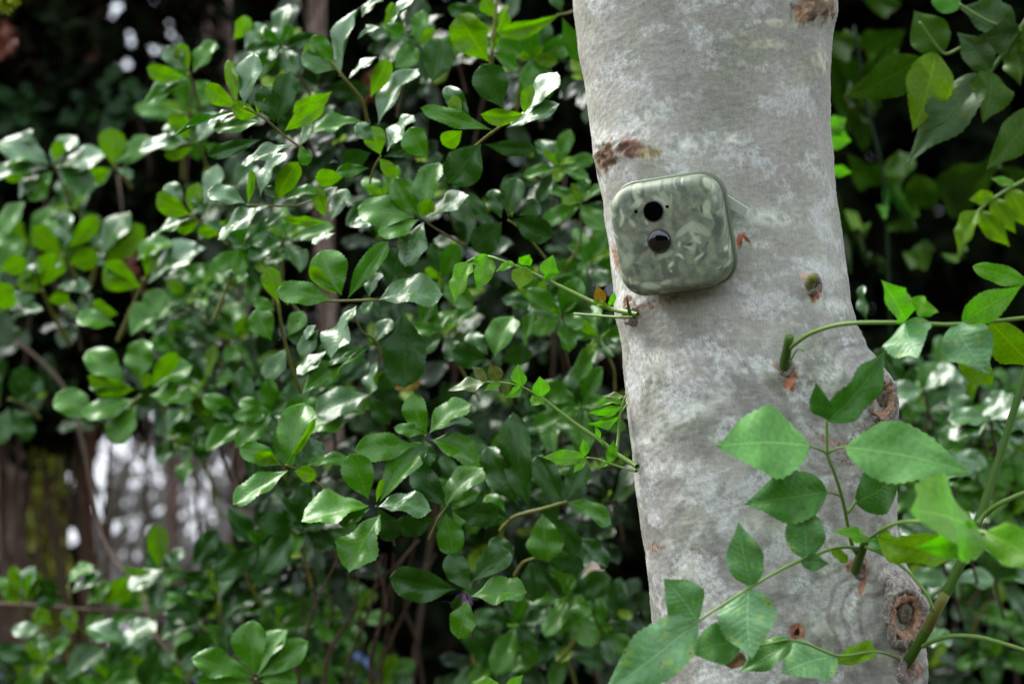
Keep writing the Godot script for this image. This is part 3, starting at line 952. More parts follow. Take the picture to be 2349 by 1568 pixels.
func background() -> void:
	var big := clump(26, 0.55, 0.26, 31)
	var holes := []
	# gaps where the pale sky shows between the sprays
	for q in [[268, 14, 15], [258, 36, 8], [352, 2, 8], [297, 78, 8], [301, 98, 10], [385, 54, 8], [390, 78, 7], [406, 92, 7], [350, 112, 13], [292, 146, 14], [268, 156, 7], [376, 120, 7], [352, 158, 8], [396, 258, 6]]:
		holes.append(Vector3(q[0], q[1], q[2] * 0.62))
	# the opening low on the left, between the stems
	for q in [[262, 1020, 36], [250, 1090, 44], [290, 1060, 46], [330, 1080, 52], [270, 1160, 52], [330, 1160, 56], [300, 1240, 60], [350, 1230, 50], [430, 1140, 40], [430, 1210, 40], [490, 1120, 40], [495, 1060, 24], [500, 1180, 42], [470, 1250, 40], [705, 1400, 16], [700, 1380, 14], [250, 1440, 40], [300, 1440, 36], [560, 1240, 24], [500, 770, 12], [82, 1180, 9], [158, 1100, 12], [164, 1230, 15], [84, 1330, 9], [150, 1400, 10]]:
		holes.append(Vector3(q[0], q[1], q[2]))
	var where := []
	var tint := []
	var u := -1900.0
	while u < 4300:
		var v := -1500.0
		while v < 2100:
			var d := rng.randf_range(5.2, 6.2)
			var uu := u + rng.randf_range(-24, 24)
			var vv := v + rng.randf_range(-24, 24)
			var rad := 105.0
			for q in holes:
				rad = minf(rad, Vector2(uu - q.x, vv - q.y).length() - q.z)
			if rad > 8:
				add_clump(where, tint, uu, vv, d, minf(rad, 105.0))
			v += 56
		u += 56
	for q in holes:      # finer sprays close round each gap
		for ring in 5:
			var rr: float = q.z + 7 + ring * 11
			var n := int(TAU * rr / 9.0)
			for i in n:
				var an := TAU * i / n + rng.randf() * 0.4
				var uu: float = q.x + cos(an) * rr
				var vv: float = q.y + sin(an) * rr
				var rad := 30.0
				for q2 in holes:
					rad = minf(rad, Vector2(uu - q2.x, vv - q2.y).length() - q2.z)
				if rad > 4:
					add_clump(where, tint, uu, vv, rng.randf_range(5.3, 6.0), rad)
	var hedge := thing("conifer_hedge", "tall dark conifer hedge closing off the background with small sky gaps", "hedge", Vector3(0, 0, -5.7))
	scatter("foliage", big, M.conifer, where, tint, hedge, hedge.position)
	var nw := []
	var nt := []
	for i in 3200:
		nw.append(Transform3D(Basis.from_euler(Vector3(rng.randf() * 6, rng.randf() * 6, rng.randf() * 6)).scaled(Vector3.ONE * rng.randf_range(0.15, 0.22)), Vector3(rng.randf_range(-3.5, 5.0), rng.randf_range(0.0, 2.3), rng.randf_range(3.2, 3.9))))
		nt.append(Color(0.02, 0.05, 0.012) * rng.randf_range(0.6, 1.2))
	var near_hedge := thing("garden_hedge", "dark clipped hedge closing the garden behind the photographer", "hedge", Vector3(0, 0, 3.5))
	scatter("foliage", big, M.conifer, nw, nt, near_hedge, near_hedge.position)
	# conifers that stand before the hedge; their boughs close the sky above
	var trunks := [
		["slender pale brown tree stem rising straight up at the upper left", [V(505, -900, 3.3), V(507, 0, 3.3), V(525, 330, 3.3), V(545, 700, 3.3), V(552, 1180, 3.3), V(556, 3000, 3.3)], 21, 30, "back_bark", -1.0],
		["brown tree stem behind the hedge left of the glossiest leaves", [V(722, -900, 3.0), V(728, 200, 3.0), V(742, 520, 3.0), V(770, 1300, 3.0), V(780, 3200, 3.0)], 18, 30, "back_bark", 0.3],
		["thick grey brown tree trunk at the lower left corner", [V(-10, -900, 3.7), V(10, 900, 3.7), V(28, 1300, 3.7), V(34, 3000, 3.7)], 34, 36, "back_bark", -2.2],
		["leaning tree trunk coated with yellow green moss at the lower left", [V(60, -900, 3.9), V(92, 900, 3.9), V(112, 1250, 3.9), V(128, 3000, 3.9)], 22, 24, "moss_bark", -1.6],
		["dark reddish tree trunk right of the mossy one", [V(208, -900, 4.1), V(210, 900, 4.1), V(196, 1300, 4.1), V(190, 3000, 4.1)], 13, 16, "red_bark", -0.4],
		["thin grey tree stem crossing the bright opening", [V(482, -900, 4.3), V(466, 300, 4.3), V(402, 900, 4.3), V(394, 1300, 4.3), V(404, 3000, 4.3)], 15, 20, "back_bark", 1.2],
	]
	for t in trunks:
		on = thing("conifer_tree", t[0], "tree", P(t[1][-1].x, t[1][-1].y, t[1][-1].z) * Vector3(1, 0, 1), "tree stems in the dark behind the hedge")
		cd = t[1][0].z
		part("trunk", tube(pts(t[1]), t[2] * K * cd, t[3] * K * cd, on.position, 16, 0.05), M[t[4]], on)
		if t[4] == "moss_bark":
			var mw := []
			var mt := []
			for i in 170:
				var vv := 1000.0 + 560.0 * rng.randf()
				mw.append(Transform3D(Basis.from_euler(Vector3(rng.randf() * 6, rng.randf() * 6, rng.randf() * 6)).scaled(Vector3.ONE * rng.randf_range(0.010, 0.024)), P(lerpf(96, 122, (vv - 900) / 600.0) + rng.randf_range(-26, 26), vv, 3.885)))
				mt.append(Color(0.30, 0.33, 0.02) * rng.randf_range(0.6, 1.3))
			scatter("moss", clump(16, 0.45, 0.4, 35), M.fill, mw, mt, on, on.position)
		var cw := []
		var ct := []
		for i in 240:
			cw.append(Transform3D(Basis.from_euler(Vector3(rng.randf() * 6, rng.randf() * 6, rng.randf() * 6)).scaled(Vector3.ONE * rng.randf_range(0.18, 0.32)), Vector3(t[5] + rng.randf_range(-0.8, 0.8), rng.randf_range(3.6, 4.4), rng.randf_range(-5.6, -3.6))))
			ct.append(dark_tint())
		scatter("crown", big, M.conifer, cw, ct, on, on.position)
	# low boughs that hang in front of the stems at the left
	var bw := []
	var bt := []
	for i in 900:
		var uu := rng.randf_range(-700, 480)
		var vv := rng.randf_range(-500, 860 + 110 * sin(uu * 0.03) + 90 * sin(uu * 0.011))
		var rad := 90.0
		for q in holes:
			rad = minf(rad, Vector2(uu - q.x, vv - q.y).length() - q.z - 8)
		if rad > 14:
			add_clump(bw, bt, uu, vv, rng.randf_range(3.0, 3.3), rad)
	var bough := thing("conifer_bough", "black shaded conifer boughs filling the upper left corner", "boughs", P(-100, 200, 3.1))
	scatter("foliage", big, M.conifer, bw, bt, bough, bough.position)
	var rw := []
	var rt := []
	for q in [[490, 725, 30, 26], [275, 600, 26, 7], [14, 90, 16, 4], [850, 190, 16, 5]]:
		for i in q[3]:
			rw.append(Transform3D(Basis.from_euler(Vector3(rng.randf() * 6, rng.randf() * 6, rng.randf() * 6)).scaled(Vector3.ONE * rng.randf_range(0.008, 0.018)), P(q[0] + rng.randfn() * q[2] * 0.6, q[1] + rng.randfn() * q[2] * 0.6, rng.randf_range(2.75, 2.95))))
			rt.append(Color(0.17, 0.050, 0.028) * rng.randf_range(0.5, 1.3))
	var dead := thing("dead_spray", "rusty red dead conifer sprays seen through gaps in the left leaves", "dead foliage", P(490, 725, 2.85))
	scatter("foliage", clump(14, 0.5, 0.3, 37), M.fill, rw, rt, dead, dead.position)
	var yw := []
	var yt := []
	for i in 26:
		yw.append(Transform3D(Basis.from_euler(Vector3(rng.randf() * 6, rng.randf() * 6, rng.randf() * 6)).scaled(Vector3.ONE * rng.randf_range(0.004, 0.007)), P(rng.randf_range(-40, 34), rng.randf_range(-14, 18), 2.1)))
		yt.append(Color(0.30, 0.36, 0.01))
	var tip := thing("conifer_tip", "tiny yellow conifer tip poking in at the top left corner", "conifer tip", P(0, 0, 2.1))
	scatter("foliage", clump(14, 0.5, 0.3, 38), M.fill, yw, yt, tip, tip.position)
	part("twig", tube(pts([V(-200, -30, 2.12), V(-40, 0, 2.1), V(30, 8, 2.1)]), 0.001, 0.0006, tip.position, 5), M.twig, tip)
	# bare tangle in the opening
	on = thing("thicket", "tangle of fine bare grey twigs in the bright opening at the lower left", "thicket", V(-0.9, 0, -4.6))
	var tangle := SurfaceTool.new()
	tangle.begin(Mesh.PRIMITIVE_TRIANGLES)
	for i in 230:
		var uu := rng.randf_range(225, 560)
		var vv := 1000.0 + 560.0 * sqrt(rng.randf())
		var d := rng.randf_range(4.4, 5.0)
		var an := rng.randf_range(-1.0, 1.0) + PI / 2
		var l := rng.randf_range(50, 170)
		var b1 := V(uu, vv, d)
		var b2 := V(uu + cos(an) * l * 0.5 + rng.randf_range(-14, 14), vv - sin(an) * l * 0.5, d)
		var b3 := V(uu + cos(an) * l, vv - sin(an) * l, d + rng.randf_range(-0.1, 0.1))
		tangle.append_from(tube(pts([b1, b2, b3]), rng.randf_range(2.0, 6.0) * K * d, 1.2 * K * d, on.position, 4, 0.0), 0, Transform3D())
	var tg := part("twigs", tangle.commit(), mat(lin(0.34, 0.30, 0.29), 0.8, 0.3), on)
	tg.set_meta("kind", "stuff")
	for i in 30:
		var uu := rng.randf_range(-20, 250)
		var lean := rng.randf_range(-110, 110)
		part("twig", tube(pts([V(uu + lean, 900 + rng.randf_range(-60, 120), 3.3), V(uu + lean * 0.4 + rng.randf_range(-16, 16), 1150, 3.3), V(uu, 1380, 3.3), V(uu - lean * 0.5, 1700, 3.3)]), rng.randf_range(2, 5) * K * 3.3, rng.randf_range(3, 7) * K * 3.3, on.position, 5, 0.1), M.pale_twig if i % 2 else M.twig, on)
	var dw := []
	var dt := []
	for i in 260:
		var vv := 1000.0 + 420.0 * pow(rng.randf(), 0.6)
		dw.append(Transform3D(Basis.from_euler(Vector3(rng.randf() * 6, rng.randf() * 6, rng.randf() * 6)).scaled(Vector3.ONE * rng.randf_range(0.012, 0.03)), P(rng.randf_range(226, 560), vv, rng.randf_range(4.5, 5.1))))
		dt.append(Color(0.33, 0.29, 0.28).lerp(Color(0.22, 0.24, 0.12), rng.randf() * 0.6) * rng.randf_range(0.6, 1.2))
	scatter("dry_leaves", clump(6, 0.6, 0.5, 33), M.fill, dw, dt, on, on.position)
	# blue hose low behind the hedge
	var hz := thing("hose", "blue garden hose lying low behind the hedge at the bottom edge", "hose", P(300, 1520, 3.2))
	cd = 3.2
	part("tube", tube(pts([V(-120, 1560, 3.3), V(60, 1552, 3.2), V(200, 1532, 3.2), V(300, 1528, 3.2), V(420, 1560, 3.2), V(600, 1620, 3.1), V(760, 1530, 2.9), V(806, 1500, 2.85), V(850, 1530, 2.8), V(900, 1570, 2.8), V(960, 1660, 2.8)]), 9 * K * cd, 9 * K * cd, hz.position, 10, 0.0), mat(lin(0.07, 0.12, 0.25), 0.4), hz)

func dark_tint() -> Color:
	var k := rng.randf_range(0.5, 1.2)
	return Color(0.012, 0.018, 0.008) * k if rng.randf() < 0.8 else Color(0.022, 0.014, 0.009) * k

func add_clump(where: Array, tint: Array, u: float, v: float, d: float, rad: float) -> void:
	var s := rad * K * d * 0.78
	where.append(Transform3D(Basis.from_euler(Vector3(rng.randf() * 6, rng.randf() * 6, rng.randf() * 6)).scaled(Vector3.ONE * s), P(u, v, d)))
	tint.append(dark_tint())

# ---------------------------------------------------------------- ash tree
func ash_tree() -> void:
	var base := on_trunk(1700, 784) * Vector3(1, 0, 1)
	on = thing("ash_tree", "pale grey ash trunk with lichen patches, knots and leafy green shoots", "tree", base)
	part("trunk", make_trunk(base), bark(), on)
	var cw := []
	var ct := []
	for i in 800:
		var p := Vector3(rng.randf_range(0.05, 3.2), rng.randf_range(2.3, 3.6), rng.randf_range(-1.8, 0.0))
		cw.append(Transform3D(Basis.from_euler(Vector3(rng.randf() * 6, rng.randf() * 6, rng.randf() * 6)).scaled(Vector3.ONE * rng.randf_range(0.09, 0.15)), p))
		ct.append(Color(0.05, 0.12, 0.02) * rng.randf_range(0.6, 1.2))
	scatter("crown", ash_leaf[0], M.fill, cw, ct, on, base)
	knot(on, 2019, 920, 33, 44, side(0.42, 0.04, 0.90), -0.2, 0.0525)
	knot(on, 2074, 1414, 42, 54, side(0.34, 0.0, 0.94), -0.05, 0.0565)
	for q in [[1456, 722, 15], [1858, 652, 14], [1801, 842, 14], [1964, 1306, 14], [2068, 1538, 24]]:
		var fc := trunk_normal(q[0], q[1])
		var xx := Vector3.UP.cross(fc).normalized()
		var dd := trunk_depth(q[1]) * K
		var col := part("bud_collar", knot_rim(q[2] * dd, q[2] * dd * 1.25, [Vector2(1.6, -0.004), Vector2(1.3, 0.0012), Vector2(1.0, 0.0030), Vector2(0.75, 0.0032), Vector2(0.5, 0.001)], int(q[0]), 0.3), M.knot_bark, on)
		col.transform = Transform3D(Basis(xx, fc.cross(xx), fc), on_trunk(q[0], q[1], 0.0030) - base)
	# --- upper shoot on the left
	shoot([V(1462, 722, 1.50), V(1440, 716, 1.505), V(1405, 709, 1.515), V(1361, 693, 1.525), V(1278, 653, 1.535), V(1210, 621, 1.54), V(1150, 597, 1.54), V(1122, 588, 1.545), V(1098, 588, 1.55), V(1071, 601, 1.55)], 6.5, 2.6, M.stem_green)
	stalk([V(1455, 727, 1.505), V(1409, 727, 1.52), V(1317, 719, 1.54)], 4.2, 2.8, M.stem_green)
	stalk([V(1446, 722, 1.50), V(1441, 700, 1.495), V(1438, 680, 1.49)], 5.0, 1.5, M.stem_dark)
	a(M.ash_light, V(1077, 599, 1.55), V(1035, 686, 1.54), 38, 0.5, 0.1, 3)
	a(M.ash_light, V(1124, 588, 1.545), V(1079, 608, 1.55), 24, -0.5, 0.2)
	a(M.ash_light, V(1126, 590, 1.545), V(1094, 661, 1.535), 40, 0.15, 0.0, 1)
	a(M.ash_light, V(1180, 604, 1.54), V(1142, 616, 1.53), 16, 0.3)
	a(M.ash_yellow, V(1206, 612, 1.54), V(1192, 660, 1.53), 62, 0.1, -0.2, 2)
	a(M.ash_light, V(1196, 606, 1.54), V(1217, 580, 1.53), 26, 0.4)
	a(M.ash_light, V(1258, 638, 1.537), V(1265, 587, 1.53), 36, -0.3, 0.1, 0)
	a(M.ash_light, V(1246, 642, 1.537), V(1275, 630, 1.525), 15, 0.3)
	a(M.amber, V(1383, 696, 1.52), V(1371, 658, 1.515), 24, 0.2)
	a(M.ash_yellow, V(1362, 690, 1.52), V(1398, 702, 1.51), 14, 0.2)
	a(M.ash_light, V(1398, 700, 1.52), V(1412, 672, 1.515), 14, 0.5)
	# --- lower shoot on the left
	shoot([V(1462, 1070, 1.53), V(1451, 1063, 1.535), V(1413, 1039, 1.545), V(1373, 1007, 1.55), V(1321, 972, 1.555), V(1242, 912, 1.56), V(1194, 886, 1.56), V(1150, 877, 1.56), V(1114, 876, 1.56)], 6.0, 2.0, M.stem_green)
	stalk([V(1460, 1080, 1.53), V(1440, 1076, 1.54), V(1401, 1063, 1.545), V(1370, 1052, 1.55), V(1345, 1049, 1.55)], 3.6, 2.0, M.stem_green)
	stalk([V(1413, 1039, 1.545), V(1419, 1000, 1.55), V(1423, 948, 1.55), V(1430, 922, 1.552), V(1437, 905, 1.555)], 4.2, 2.6, M.stem_green)
	stalk([V(1424, 945, 1.55), V(1440, 925, 1.56), V(1450, 915, 1.56)], 2.6, 2.0, M.stem_green)
	a(M.ash_young, V(1114, 876, 1.56), V(1027, 890, 1.555), 24, 0.4, 0.5, 2)
	a(M.ash_young, V(1116, 874, 1.56), V(1085, 838, 1.555), 21, 0.0, 0.9, 0)
	a(M.ash_young, V(1144, 874, 1.56), V(1123, 837, 1.555), 34, 0.0, 1.0, 2)
	a(M.ash_light, V(1148, 878, 1.56), V(1113, 892, 1.55), 16, 0.3)
	a(M.ash_light, V(1196, 885, 1.56), V(1185, 837, 1.555), 38, 0.1, 0.9, 0)
	a(M.ash_light, V(1198, 888, 1.56), V(1163, 911, 1.55), 20, -0.4)
	a(M.ash_light, V(1241, 910, 1.56), V(1238, 864, 1.555), 40, 0.2, 0.2, 2)
	a(M.ash_light, V(1244, 912, 1.56), V(1218, 934, 1.55), 26, 0.3)
	a(M.ash_light, V(1377, 1008, 1.55), V(1364, 972, 1.545), 10, 0.3)
	a(M.ash_light, V(1388, 1020, 1.55), V(1370, 1010, 1.54), 7, 0.3)
	a(M.ash_light, V(1341, 1049, 1.55), V(1246, 1046, 1.545), 32, 0.1, 0.1, 0)
	a(M.ash_light, V(1341, 1046, 1.55), V(1338, 1003, 1.545), 19, 0.1)
	a(M.ash_light, V(1343, 1050, 1.55), V(1317, 1083, 1.545), 19, -0.2)
	a(M.ash_light, V(1399, 1060, 1.547), V(1408, 1006, 1.54), 23, 0.1)
	a(M.ash_light, V(1397, 1061, 1.547), V(1377, 1069, 1.54), 10, 0.3)
	a(M.ash_light, V(1420, 957, 1.55), V(1351, 978, 1.545), 20, -0.7)
	a(M.ash_light, V(1425, 934, 1.55), V(1353, 952, 1.545), 19, -0.7)
	a(M.ash_light, V(1428, 922, 1.55), V(1361, 919, 1.545), 15, 0.6)
	a(M.ash_young, V(1434, 910, 1.552), V(1378, 905, 1.55), 12, 0.9)
	# --- cut stub on the right face
	shoot([V(1858, 652, 1.472), V(1863, 642, 1.463), V(1868, 634, 1.458)], 12, 10, M.stem_olive)
	# --- stub with the long leaf stalk to the right
	shoot([V(1800, 842, 1.472), V(1804, 812, 1.462), V(1812, 772, 1.452)], 13, 10, M.stem_dark)
	stalk([V(1812, 800, 1.458), V(1822, 790, 1.45), V(1859, 765, 1.435), V(1917, 746, 1.42), V(1975, 740, 1.41), V(2080, 740, 1.40), V(2187, 744, 1.40), V(2349, 729, 1.40), V(2520, 700, 1.41)], 5.2, 4.2, M.stem_green)
	stalk([V(1812, 830, 1.46), V(1830, 800, 1.45), V(1845, 806, 1.448)], 2.4, 1.4, M.stem_green)
	a(M.ash, V(2516, 700, 1.41), V(2660, 640, 1.41), 78, 0.2, 0.3, 0)
	a(M.ash_grey, V(2440, 714, 1.405), V(2490, 820, 1.40), 74, 0.2, 0.3, 1)
	a(M.ash_light, V(2079, 736, 1.40), V(2040, 648, 1.38), 52, 0.7, 0.2, 3)
	a(M.ash_light, V(2092, 690, 1.39), V(2147, 716, 1.37), 36, 0.5)
	a(M.ash_grey, V(2077, 738, 1.40), V(2100, 812, 1.37), 112, 0.2, 0.15, 2)
	a(M.ash_light, V(2208, 740, 1.40), V(2332, 668, 1.38), 60, 0.3, 0.2, 4)
	a(M.ash_grey, V(2190, 742, 1.40), V(2266, 845, 1.38), 104, -0.2, 0.45, 1)
	a(M.ash_yellow, V(2274, 738, 1.42), V(2372, 860, 1.44), 84, 0.2, -0.3, 0)
	a(M.ash_yellow, V(2196, 800, 1.45), V(2300, 908, 1.47), 56, -0.2, -0.3)
	a(M.ash_light, V(2232, 610, 1.47), V(2370, 655, 1.45), 40, 0.3)
	# --- leaf that hangs in front of the trunk
	shoot([V(1963, 1308, 1.468), V(1972, 1280, 1.455), V(1986, 1240, 1.44)], 13, 9, M.stem_dark)
	stalk([V(1966, 1270, 1.455), V(1954, 1245, 1.44), V(1934, 1147, 1.415), V(1915, 1085, 1.405), V(1899, 1041, 1.40), V(1897, 960, 1.395)], 5.0, 3.4, M.stem_green)
	stalk([V(1899, 1041, 1.40), V(1880, 1030, 1.397), V(1846, 1021, 1.39)], 3.0, 2.2, M.stem_green)
	stalk([V(1899, 1041, 1.40), V(1918, 1029, 1.397), V(1948, 1023, 1.39)], 3.0, 2.2, M.stem_green)
	stalk([V(1932, 1139, 1.413), V(1912, 1131, 1.41), V(1890, 1126, 1.405)], 2.6, 2.0, M.stem_green)
	stalk([V(1944, 1178, 1.42), V(1956, 1162, 1.42), V(1965, 1146, 1.42)], 4.0, 3.0, M.stem_green)
	a(M.ash, V(1856, 1023, 1.39), V(1650, 1014, 1.375), 148, 0.15, 0.4, 2)
	a(M.ash, V(1940, 1025, 1.39), V(2222, 1068, 1.365), 118, -0.1, 0.4, 0)
	a(M.ash_dark, V(1899, 966, 1.395), V(2056, 812, 1.40), 72, 0.5, 0.0, 1)
	a(M.ash_dark, V(1898, 962, 1.395), V(1870, 887, 1.38), 42, -0.4, 0.0)
	a(M.ash_dark, V(1898, 1127, 1.405), V(1724, 1141, 1.395), 106, 0.1, 0.15, 4)
	a(M.ash_dark, V(1962, 1152, 1.42), V(2078, 1084, 1.43), 88, 0.35, 0.0, 2)
	# --- long leaf to the lower left
	stalk([V(1975, 1258, 1.445), V(1940, 1254, 1.43), V(1904, 1260, 1.42), V(1819, 1293, 1.40), V(1728, 1343, 1.385), V(1603, 1423, 1.37), V(1560, 1452, 1.365)], 4.2, 2.8, M.stem_green)
	a(M.ash_grey, V(1852, 1280, 1.405), V(1832, 1155, 1.395), 80, 0.1, 0.45, 2)
	a(M.ash_grey, V(1724, 1344, 1.385), V(1697, 1204, 1.375), 74, 0.3, 0.45, 0)
	a(M.ash_grey, V(1600, 1424, 1.37), V(1528, 1328, 1.36), 84, 0.2, 0.45, 2)
	a(M.ash_grey, V(1718, 1350, 1.385), V(1722, 1506, 1.365), 122, 0.05, 0.45, 2)
	a(M.ash_grey, V(1600, 1425, 1.37), V(1392, 1580, 1.34), 112, -0.2, 0.3, 0)
	a(M.ash_grey, V(1838, 1284, 1.405), V(1898, 1300, 1.40), 34, 0.5, 0.1, 4)
	a(M.ash_light, V(1996, 1236, 1.43), V(1920, 1214, 1.41), 26, 0.4)
	a(M.ash_yellow, V(1945, 1290, 1.44), V(1905, 1254, 1.44), 22, 0.4)
	# --- stalks and blurred leaves at the right of that stub
	stalk([V(1986, 1244, 1.44), V(2004, 1228, 1.43), V(2040, 1206, 1.40), V(2080, 1196, 1.37), V(2150, 1198, 1.33), V(2241, 1217, 1.30), V(2300, 1232, 1.28), V(2380, 1264, 1.26)], 4.4, 5.0, M.stem_green)
	stalk([V(1986, 1254, 1.44), V(2030, 1272, 1.43), V(2080, 1308, 1.42), V(2125, 1360, 1.41), V(2142, 1402, 1.41)], 4.2, 4.0, M.stem_green)
	a(M.ash_light, V(2244, 1216, 1.29), V(2112, 1158, 1.23), 118, 0.2, 0.3, 2)
	a(M.ash_light, V(2244, 1216, 1.29), V(2120, 1262, 1.27), 66, -0.5, 0.1, 3)
	a(M.ash_yellow, V(2012, 1236, 1.42), V(2206, 1280, 1.36), 62, 0.3, -0.2, 1)
	a(M.ash, V(1994, 1240, 1.43), V(2068, 1262, 1.42), 34, 0.2)
	a(M.ash_light, V(2262, 1220, 1.28), V(2400, 1300, 1.24), 80, 0.2, 0.3, 0)
	# --- strong green shoot low on the right
	shoot([V(2066, 1540, 1.50), V(2082, 1518, 1.485), V(2120, 1455, 1.47), V(2165, 1372, 1.46), V(2231, 1232, 1.46), V(2280, 1090, 1.47), V(2330, 930, 1.48), V(2375, 780, 1.49), V(2420, 560, 1.51), V(2440, 300, 1.53)], 13, 5, M.stem_dark)
	for i in 7:
		var vv := 760.0 - i * 75.0
		a(M.ash if i % 2 else M.ash_light, V(2385 + i * 9, vv, 1.495 + i * 0.005), V(2385 + i * 9 + (150 if i % 2 else 110), vv - 70 + (i % 3) * 40, 1.46 + 0.03 * (i % 3)), 74, rng.randf_range(-0.4, 0.4), 0.3)
	stalk([V(2128, 1444, 1.468), V(2148, 1400, 1.455), V(2168, 1362, 1.455)], 12.6, 12.2, M.stem_olive)
	stalk([V(2118, 1482, 1.47), V(2140, 1470, 1.46), V(2190, 1458, 1.44), V(2260, 1464, 1.43), V(2380, 1500, 1.42)], 5.4, 4.6, M.stem_green)
	stalk([V(2244, 1200, 1.46), V(2262, 1178, 1.46), V(2300, 1152, 1.45), V(2380, 1118, 1.45)], 6.5, 5.0, M.stem_green)
	stalk([V(2074, 1522, 1.49), V(2050, 1505, 1.47), V(2005, 1494, 1.44), V(1924, 1504, 1.42), V(1850, 1476, 1.41), V(1803, 1468, 1.40), V(1750, 1480, 1.395), V(1690, 1478, 1.39)], 3.6, 2.4, M.stem_green)
	a(M.ash_yellow, V(2012, 1492, 1.44), V(1920, 1512, 1.42), 42, 0.4, 0.0, 3)
	a(M.ash_grey, V(1916, 1504, 1.42), V(1796, 1535, 1.40), 96, 0.1, 0.45, 2)
	a(M.ash_dark, V(1700, 1470, 1.39), V(1584, 1494, 1.385), 92, 0.2, 0.1, 2)
	a(M.ash_dark, V(1818, 1470, 1.40), V(1690, 1534, 1.40), 58, 0.4, 0.1, 0)
	a(M.brown_leaf, V(1712, 1512, 1.392), V(1650, 1506, 1.385), 36, 0.3, 0.2, 4)
	# --- young sprig at the bottom edge
	shoot([V(1490, 1700, 1.56), V(1300, 1640, 1.57), V(1180, 1590, 1.58), V(1140, 1578, 1.58)], 4, 2.4, M.stem_green)
	a(M.ash_light, V(1150, 1582, 1.58), V(1090, 1556, 1.575), 28, 0.4)
	a(M.ash_light, V(1165, 1584, 1.58), V(1196, 1553, 1.575), 26, 0.2)

# ---------------------------------------------------------------- glossy evergreen shrubs
func start_shrub(label: String, u: float, d: float) -> void:
	var foot := P(u, 784, d) * Vector3(1, 0, 1)
	on = thing("evergreen_shrub", label, "shrub", foot, "glossy evergreen shrubs of the hedge")

func stems(list: Array) -> void:          # woody stems from the foot into the foliage
	for s in list:
		cd = s[-1].z
		var far := []
		for q in s:
			far.append(V(q.x, q.y, q.z * 1.17))
		var p := pts(far)
		part("stem", tube(PackedVector3Array([on.position + Vector3(rng.randf_range(-0.08, 0.08), -0.02, rng.randf_range(-0.05, 0.05)), p[0]]) + p.slice(1), 0.0055, 0.0010, on.position, 8, 0.06), M.twig, on)

# leaf-covered ends deeper in the hedge, too many to pick apart: one scattered part
func fill(boxes: Array) -> void:
	var where := []
	var tint := []
	var tw := SurfaceTool.new()
	tw.begin(Mesh.PRIMITIVE_TRIANGLES)
	for b in boxes:         # [u0, v0, u1, v1, near, far, how many, size]
		for i in b[6]:
			var d := rng.randf_range(b[4], b[5])
			var c := P(rng.randf_range(b[0], b[2]), rng.randf_range(b[1], b[3]), d)
			var s: float = b[7] * K * 3.5 * rng.randf_range(0.8, 1.15)
			var axis := side(rng.randf_range(-0.8, 0.5), rng.randf_range(0.0, 0.9), rng.randf_range(0.4, 1.1))
			whorl(c, axis, 9, s, 0.5, 0.08, where, tint)
			tw.append_from(tube(PackedVector3Array([c - axis * s * 0.9 + Vector3(0, -0.3, -0.5) * s, c - axis * s * 0.5, c]), 0.0014, 0.001, on.position, 5, 0.0), 0, Transform3D())
	scatter("foliage", small_leaf, M.fill, where, tint, on, on.position)
	var o := part("twigs", tw.commit(), M.twig, on)
	o.set_meta("kind", "stuff")

